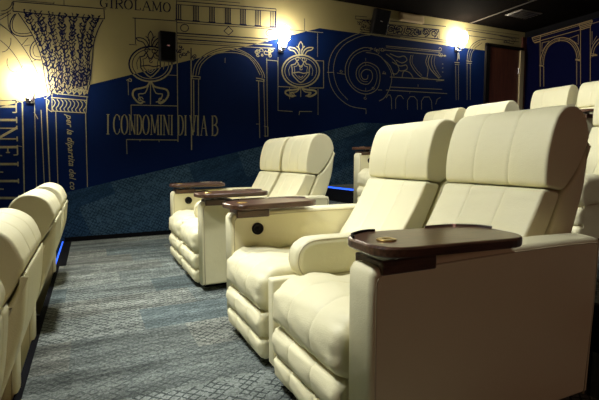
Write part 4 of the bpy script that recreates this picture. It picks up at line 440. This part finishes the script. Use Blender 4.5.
M = {}
sx = [-.098, .098]
M['headrest'] = mesh_of('headrest', puff(head_loop, -HB, HB, .011, sx, .004, .006, .002), LEA)
M['back_cushion'] = mesh_of('back_cushion', puff(back_loop, -HB + .002, HB - .002, .012, sx, .004, .006, .002, wr=.002, seed=3), LEA)
M['back_shell'] = mesh_of('back_shell', puff(shell_loop, -HB, HB, .018, [-.2, .2], .004, .006, 0), LEA)
M['seat_cushion'] = mesh_of('seat_cushion', puff(seat_loop, -W2 + .004, W2 - .004, .045, [-.10, .10], .0025, .012, .002, wr=.003, seed=5, gather=.0045), LEA)
M['leg_rest'] = mesh_of('leg_rest', puff(roll1, -W2 + .008, W2 - .008, .028, [-.10, .10], .003, .01, .003, wr=.002, seed=8, gather=.0025), LEA)
M['leg_roll'] = mesh_of('leg_roll', puff(roll2, -W2 + .008, W2 - .008, .028, [-.10, .10], .003, .01, .003, wr=.002, seed=9, gather=.0025), LEA)
bm = bmesh.new(); add_box(bm, .02, .92, -W2 + .01, W2 - .01, .045, .285); M['frame'] = mesh_of('frame', bm, LEA)
bm = bmesh.new(); add_box(bm, .05, 1.0, -W2, W2, 0, .045); M['plinth'] = mesh_of('plinth', bm, MATTE)

AT = .13                                  # armrest thickness
arm_loop = [(0, .05), (0, .60), (.002, .655), (.018, .676), (.05, .682), (.30, .688), (.60, .692), (.85, .692), (1.06, .688), (1.088, .68), (1.096, .655), (1.085, .40), (1.055, .05)]
def arm_bm():
    """upholstered slab with the outline rounded over at the two sides"""
    bm = bmesh.new()
    P = []
    A = arm_loop
    for i, (a, b) in enumerate(zip(A, A[1:] + A[:1])):
        P.append(a)
    r = .020; rings = []
    N = len(P); nor = []
    for i in range(N):
        a, b = P[i - 1], P[(i + 1) % N]; dx, dz = b[0] - a[0], b[1] - a[1]; l = math.hypot(dx, dz); nor.append((-dz / l, dx / l))
    for k in range(13):
        if k < 6: q = k / 5 * math.pi / 2; y = -AT / 2 + r * (1 - math.cos(q)); d = r * (1 - math.sin(q))
        elif k == 6: y = 0; d = -.003
        else: q = (12 - k) / 5 * math.pi / 2; y = AT / 2 - r * (1 - math.cos(q)); d = r * (1 - math.sin(q))
        rings.append([bm.verts.new((p[0] - n[0] * d, y, p[1] - n[1] * d)) for p, n in zip(P, nor)])
    for X, Y in zip(rings, rings[1:]):
        for i in range(N): bm.faces.new((X[i], X[(i + 1) % N], Y[(i + 1) % N], Y[i])).smooth = True
    bm.faces.new(rings[0]); bm.faces.new(rings[-1][::-1])
    bmesh.ops.recalc_face_normals(bm, faces=bm.faces)
    return bm
M['armrest'] = mesh_of('armrest', arm_bm(), LEA)
bm = bmesh.new()
for s in (-1, 1):
    pts = [(p[0] + (.021 if p[0] < .5 else -.021), s * (AT / 2 - .0005), p[1] - (.021 if p[1] > .3 else 0)) for p in arm_loop]
    tube(bm, cat(pts[:2], 2, False)[:-1] + cat(pts[1:12], 3, False) + [pts[-1]], .0032, 6)
M['piping'] = mesh_of('piping', smooth_all(bm), PIPE)
bm = bmesh.new(); lathe(bm, [(.036, .004), (.036, -.006), (.031, -.010), (.026, -.006), (.025, -.004), (.012, -.003), (.011, -.006), (.001, -.007)], 28, 'y'); M['control_button'] = mesh_of('control_button', smooth_all(bm), BLACK)
M['pad'] = mesh_of('pad', puff(pad_loop, -.058, .058, .030, (), crown=0, sub=3), LEA)
bm = bmesh.new()
for s in (-1, 1):
    tube(bm, cat([(p[0] + (.008 if p[0] < .4 else -.008), s * .0515, p[1] + (.008 if p[1] < .54 else -.008)) for p in pad_loop], 3), .0028, 6, True)
M['pad_piping'] = mesh_of('pad_piping', smooth_all(bm), PIPE)
bm = bmesh.new(); add_box(bm, -.012, .80, -.032, .032, .05, .46, .012, 3); M['centre_panel'] = mesh_of('centre_panel', smooth_all(bm), LEA)

# swivel tray: rounded board, pivot, bracket block, brass plug, two low guard rails
def rrect(lx, ly, r, n=8):
    out = []
    for cx, cy, a0 in ((lx / 2 - r, ly / 2 - r, 0), (-lx / 2 + r, ly / 2 - r, 90), (-lx / 2 + r, -ly / 2 + r, 180), (lx / 2 - r, -ly / 2 + r, 270)):
        for k in range(n + 1):
            a = math.radians(a0 + 90 * k / n); out.append((cx + r * math.cos(a), cy + r * math.sin(a)))
    return out
TL, TW = .555, .285
def tray_bm():
    bm = bmesh.new(); rings = []
    for d, z in ((.012, 0), (.003, .002), (0, .006), (0, .026), (.003, .031), (.008, .033)):
        rings.append([bm.verts.new((x, y, z)) for x, y in rrect(TL - 2 * d, TW - 2 * d, .095 - d)])
    N = len(rings[0])
    for A, B in zip(rings, rings[1:]):
        for i in range(N): bm.faces.new((A[i], A[(i + 1) % N], B[(i + 1) % N], B[i]))
    bm.faces.new(rings[0][::-1]); bm.faces.new(rings[-1])
    return bm
M['board'] = mesh_of('tray', tray_bm(), WOOD)
bm = bmesh.new(); lathe(bm, [(.031, 0), (.031, .003), (.028, .0045), (.007, .0045), (.006, .002), (.001, .002)], 28); M['brass_plug'] = mesh_of('brass_plug', smooth_all(bm), BRASS)
def rail_bm(p):
    bm = bmesh.new(); P = cat(p, 5, False)
    up = []
    for i, (x, y) in enumerate(P):
        a = P[max(0, i - 1)]; b = P[min(len(P) - 1, i + 1)]; l = math.hypot(b[0] - a[0], b[1] - a[1]); n = (-(b[1] - a[1]) / l * .003, (b[0] - a[0]) / l * .003)
        up.append([bm.verts.new((x + s * n[0], y + s * n[1], z)) for s, z in ((1, 0), (1, .008), (-1, .008), (-1, 0))])
    for A, B in zip(up, up[1:]):
        for k in range(4): bm.faces.new((A[k], A[(k + 1) % 4], B[(k + 1) % 4], B[k]))
    bm.faces.new(up[0][::-1]); bm.faces.new(up[-1])
    bmesh.ops.recalc_face_normals(bm, faces=bm.faces)
    return bm
a, b = TL / 2 - .006, TW / 2 - .006
M['rail_front'] = mesh_of('guard_rail', rail_bm([(-a, .04), (-a + .018, .088), (-a + .05, b - .022), (-a + .09, b), (-a + .13, b)]), BLACK)
M['rail_rear'] = mesh_of('guard_rail', rail_bm([(.06, b), (.12, b), (a - .09, b), (a - .05, b - .022), (a - .018, .088), (a, .04)]), STEEL)
bm = bmesh.new(); add_box(bm, .035, .24, -AT / 2 - .012, AT / 2 + .012, .655, .700, .006, 2); M['bracket'] = mesh_of('bracket', bm, WOOD)
bm = bmesh.new(); lathe(bm, [(.030, .698), (.030, .712), (.018, .714), (.018, .724)], 18, c=(.17, 0, 0)); lathe(bm, [(.010, .690), (.010, .724)], 12, c=(.10, -.03, 0)); M['pivot'] = mesh_of('pivot', smooth_all(bm), STEEL)

TRAYZ = .720
def add_tray(r, y, rz, dx=0, dy=0):
    t = inst('swivel_tray', M['board'], r, (.265 + dx, y + dy, TRAYZ), rz); t['label'] = 'dark walnut swivel tray'
    p = inst('brass_plug', M['brass_plug'], t, (-TL / 2 + .085, -.022, .033)); p['label'] = 'round brass plug'
    inst('guard_rail', M['rail_front'], t, (0, 0, .033)); inst('guard_rail', M['rail_rear'], t, (0, 0, .033))
    k = inst('tray_bracket', M['bracket'], r, (0, y, 0)); k['label'] = 'dark wooden bracket block'
    inst('pivot', M['pivot'], k)

def recliner(label, group, ox, oy, oz, arm, centre=0, tray=None, rz=0.0, bdy=0.0):
    """arm: -1 armrest on the near side, +1 on the far side; the seat's centre line is y = 0"""
    r = thing('recliner', label, 'recliner chair', (ox, oy, oz), rz, group)
    inst('plinth', M['plinth'], r)['label'] = 'black recessed plinth'
    inst('seat_frame', M['frame'], r)
    inst('seat_cushion', M['seat_cushion'], r)
    l = inst('leg_rest', M['leg_rest'], r); inst('leg_roll', M['leg_roll'], l)
    b = inst('backrest', M['back_cushion'], r, (0, bdy, 0)); inst('back_shell', M['back_shell'], b)
    inst('headrest', M['headrest'], r, (0, bdy, 0))
    ya = arm * (W2 + AT / 2)
    a = inst('armrest', M['armrest'], r, (0, ya, 0))
    inst('piping', M['piping'], a)
    c = inst('control_button', M['control_button'], a, (.165, -arm * (AT / 2 + .002), .585), 0, arm); c['label'] = 'round black control button'
    if tray: add_tray(r, ya, *tray)
    if centre:
        q = inst('centre_armrest', M['pad'], r, (0, W2 + centre, 0), 0, min(1, centre / .058)); q['label'] = 'padded centre armrest'
        inst('pad_piping', M['pad_piping'], q)
        inst('centre_panel', M['centre_panel'], r, (0, W2 + centre, 0))
    return r

def pair(ox, y0, oz, near_label, far_label, group, tn=None, tf=None, near=True, far=True, gap=.14, fb=-.016, k=1.0):
    yn = y0 + (AT + W2) * k; yf = yn + (2 * W2 + gap) * k
    if near: a = recliner(near_label, group, ox, yn, oz, -1, gap / 2, tn)
    if far: b = recliner(far_label, group, ox, yf, oz, 1, 0, tf, bdy=fb)
    for q in ([a] if near else []) + ([b] if far else []): q.scale.y = k

X2 = .727
pair(X2, 1.06, 0,
     'nearest cream leather recliner, its shaded armrest filling the lower right of the photo',
     'cream leather recliner beyond the nearest one, past the padded centre armrest',
     'recliners of the middle row', (math.radians(-5), .005, -.03), (math.radians(6), -.03, -.10))
pair(X2, 3.27, 0,
     'cream recliner whose beige side panel faces the aisle, between the two farther walnut trays',
     'cream recliner at the far end of the middle row, closest to the blue carpeted wall',
     'recliners of the middle row', (math.radians(4), -.02, -.04), (math.radians(3), .01, 0), gap=.06, fb=0, k=.955)
pair(3.0, 3.22, .39,
     'cream recliner on the raised row whose headrest shows right in front of the dark door',
     'cream recliner on the raised row beside the blue step light, tray on armrest',
     'recliners of the raised row', (0, 0, 0), (0, 0, 0))
pair(3.0, 1.02, .39,
     '',
     'cream recliner cut by the right edge, low behind the nearest headrest',
     'recliners of the raised row', (0, 0, 0), (0, 0, 0), near=False)
pair(5.05, 3.21, .79,
     'cream recliner of the top row cut by the right edge above a dark tray',
     'cream recliner of the top row in front of the painted arch on the navy wall',
     'recliners of the top row', (0, 0, 0), (0, 0, 0))
X1 = -1.41
pair(X1, .56, -.41,
     'cream recliner cut by the left edge, seen from behind, nearest of its row',
     'second cream recliner from the left edge, seen from behind with rounded headrest',
     'recliners of the front row seen from behind', gap=.30, fb=0)
pair(X1, 2.78, -.41,
     'front row cream recliner seen from behind, its headrest side below the vertical letters',
     'farthest cream recliner of the front row seen from behind, closest to the carpeted wall',
     'recliners of the front row seen from behind', gap=.36, fb=0)

# ------------------------------------------------------------------ sconces, speakers, wall box, ceiling pieces
def sconce(label, x, z):
    t = thing('wall_sconce', label, 'wall lamp', (x, YW, z), 0, 'glowing sconces on the mural wall')
    bm = bmesh.new(); add_box(bm, -.045, .045, -.022, 0, -.20, -.04, .008, 2); obj('wall_plate', bm, STEEL, t, smooth=True)
    bm = bmesh.new(); tube(bm, cat([(0, -.02, -.14), (0, -.06, -.19), (0, -.145, -.185), (0, -.145, -.15)], 4, False), .011, 8); obj('arm', bm, STEEL, t, smooth=True)
    bm = bmesh.new(); lathe(bm, [(.020, -.155), (.034, -.15), (.038, -.12), (.036, -.08)], 20, c=(0, -.145, 0)); obj('glass_holder', bm, FROST, t, smooth=True)
    bm = bmesh.new(); lathe(bm, [(.034, -.085), (.062, -.06), (.078, -.02), (.082, .03), (.072, .085), (.045, .12), (.012, .13)], 24, c=(0, -.145, 0)); obj('glass_shade', bm, GLASS, t, smooth=True)
sconce('glowing wall sconce at the left, beside the painted column capital', -.60, 1.86)
sconce('glowing wall sconce in the middle, between the painted arch and the crest', 2.575, 2.74)
sconce('glowing wall sconce at the right, near the dark door', 5.95, 3.06)

def speaker(label, x, z, tilt, w, h, d):
    t = thing('wall_speaker', label, 'speaker', (x, YW, z), 0, 'black speakers on the mural wall')
    bm = bmesh.new(); add_box(bm, -.03, .03, -.05, 0, -.04, .04); obj('wall_mount', bm, BLACK, t)
    bm = bmesh.new(); add_box(bm, -w / 2, w / 2, -d, 0, -h / 2, h / 2, .012, 3); c = obj('cabinet', bm, BLACK, t, (0, -.05, 0), True); c.rotation_euler = tilt
    bm = bmesh.new(); add_box(bm, -w / 2 + .012, w / 2 - .012, -d - .006, -d, -h / 2 + .012, h / 2 - .012, .004, 2); obj('grille', bm, MATTE, c)
    bm = bmesh.new(); add_box(bm, -.018, .018, -d - .009, -d - .006, .0, .014); b = obj('badge', bm, STEEL, c); b['label'] = 'small silver badge'
speaker('black wall speaker over the painted shield, under the letters at the top left', 0.955, 2.44, (math.radians(6), 0, 0), .20, .36, .16)
speaker('tilted black wall speaker high by the ceiling, right of centre', 4.25, 3.17, (math.radians(18), math.radians(8), math.radians(-18)), .24, .36, .20)

bm = bmesh.new(); add_box(bm, -.24, .24, -.06, 0, -.06, .06, .006, 2)
t = obj('emergency_light', bm, BEIGE, None, (4.93, YW, 3.31)); tag(t, 'flat beige light box fixed on the wall just under the ceiling', 'light fixture')
bm = bmesh.new(); add_box(bm, -.21, .21, -.066, -.06, -.045, .04); obj('diffuser', bm, BEIGE, t)
bm = bmesh.new()
add_box(bm, -.25, .25, -.16, .16, -.012, 0)
t = obj('ceiling_vent', bm, simple('vent_metal', (.16, .14, .12), .4), None, (6.68, 5.34, ZC)); tag(t, 'dark metal air vent in the black ceiling at the upper right', 'vent')
for i in range(5):
    bm = bmesh.new(); add_box(bm, -.22, .22, -.008, .008, -.024, -.012); obj('slat', bm, STEEL, t, (0, -.12 + i * .06, 0))
bm = bmesh.new()
add_box(bm, 6.24, 6.26, 4.6, 6.09, ZC - .012, ZC)
struct(obj('trim_8', bm, simple('ceiling_strip', (.07, .06, .05), .5)))

# ------------------------------------------------------------------ light
def spot(x, y, z, e, ang=110, blend=.6, col=(1, .93, .80), tgt=None, size=.09):
    ld = bpy.data.lights.new('downlight', 'SPOT'); ld.energy = e; ld.spot_size = math.radians(ang); ld.spot_blend = blend
    ld.color = col; ld.shadow_soft_size = size
    o = bpy.data.objects.new('downlight', ld); o.location = (x, y, z)
    d = Vector(tgt if tgt else (x, y, 0)) - Vector((x, y, z)); o.rotation_euler = d.to_track_quat('-Z', 'Y').to_euler()
    return link(o)
for x, y, e, tx, ty, tz, sz in ((-.1, 3.1, 370, -.05, 2.9, .3, .12), (-.1, 4.3, 230, .0, 4.4, .3, .12),
                            (-.55, 1.55, 380, 1.4, 1.5, .9, .2), (-.55, 3.2, 150, 1.4, 2.9, .8, .2), (-.55, 4.4, 230, 1.4, 4.2, .8, .2),
                            (1.75, 1.9, 170, 2.0, 3.2, 1.0, .15), (1.0, 2.6, 300, 4.0, 2.7, 1.2, .15), (1.0, 3.7, 250, 4.0, 4.0, 1.2, .15),
                            (3.2, 2.7, 250, 6.1, 3.3, 1.5, .15), (3.2, 3.7, 210, 6.1, 4.0, 1.5, .15)):
    spot(x, y, 3.36, e, 80, .7, tgt=(tx, ty, tz), col=(.97, .99, 1.0), size=sz)
ld = bpy.data.lights.new('warm_fill', 'POINT'); ld.energy = 58; ld.color = (1, .49, .37); ld.shadow_soft_size = .1  # added warm fill lamp for the shaded seat sides, no fixture behind it
lo = bpy.data.objects.new('warm_fill', ld); lo.location = (1.6, YN + .3, 2.0); link(lo)
w = bpy.data.worlds.new('World'); S.world = w; w.use_nodes = True
w.node_tree.nodes['Background'].inputs[0].default_value = (0, 0, 0, 1)

# ------------------------------------------------------------------ camera
cd = bpy.data.cameras.new('camera'); cd.sensor_width = 36; cd.lens = 443 / 599 * 36; cd.clip_start = .05
co = bpy.data.objects.new('camera', cd); link(co)
co.matrix_world = Matrix(((.90466174, .04402169, -.42385049, 0), (-.42609893, .0813554, -.9010111, 0), (-.0051815, .9957125, .09235672, 1), (0, 0, 0, 1)))
S.camera = co
S.view_settings.view_transform = 'Standard'; S.view_settings.look = 'None'
S.view_settings.gamma = 1; S.view_settings.exposure = 0; S.view_settings.use_curve_mapping = False
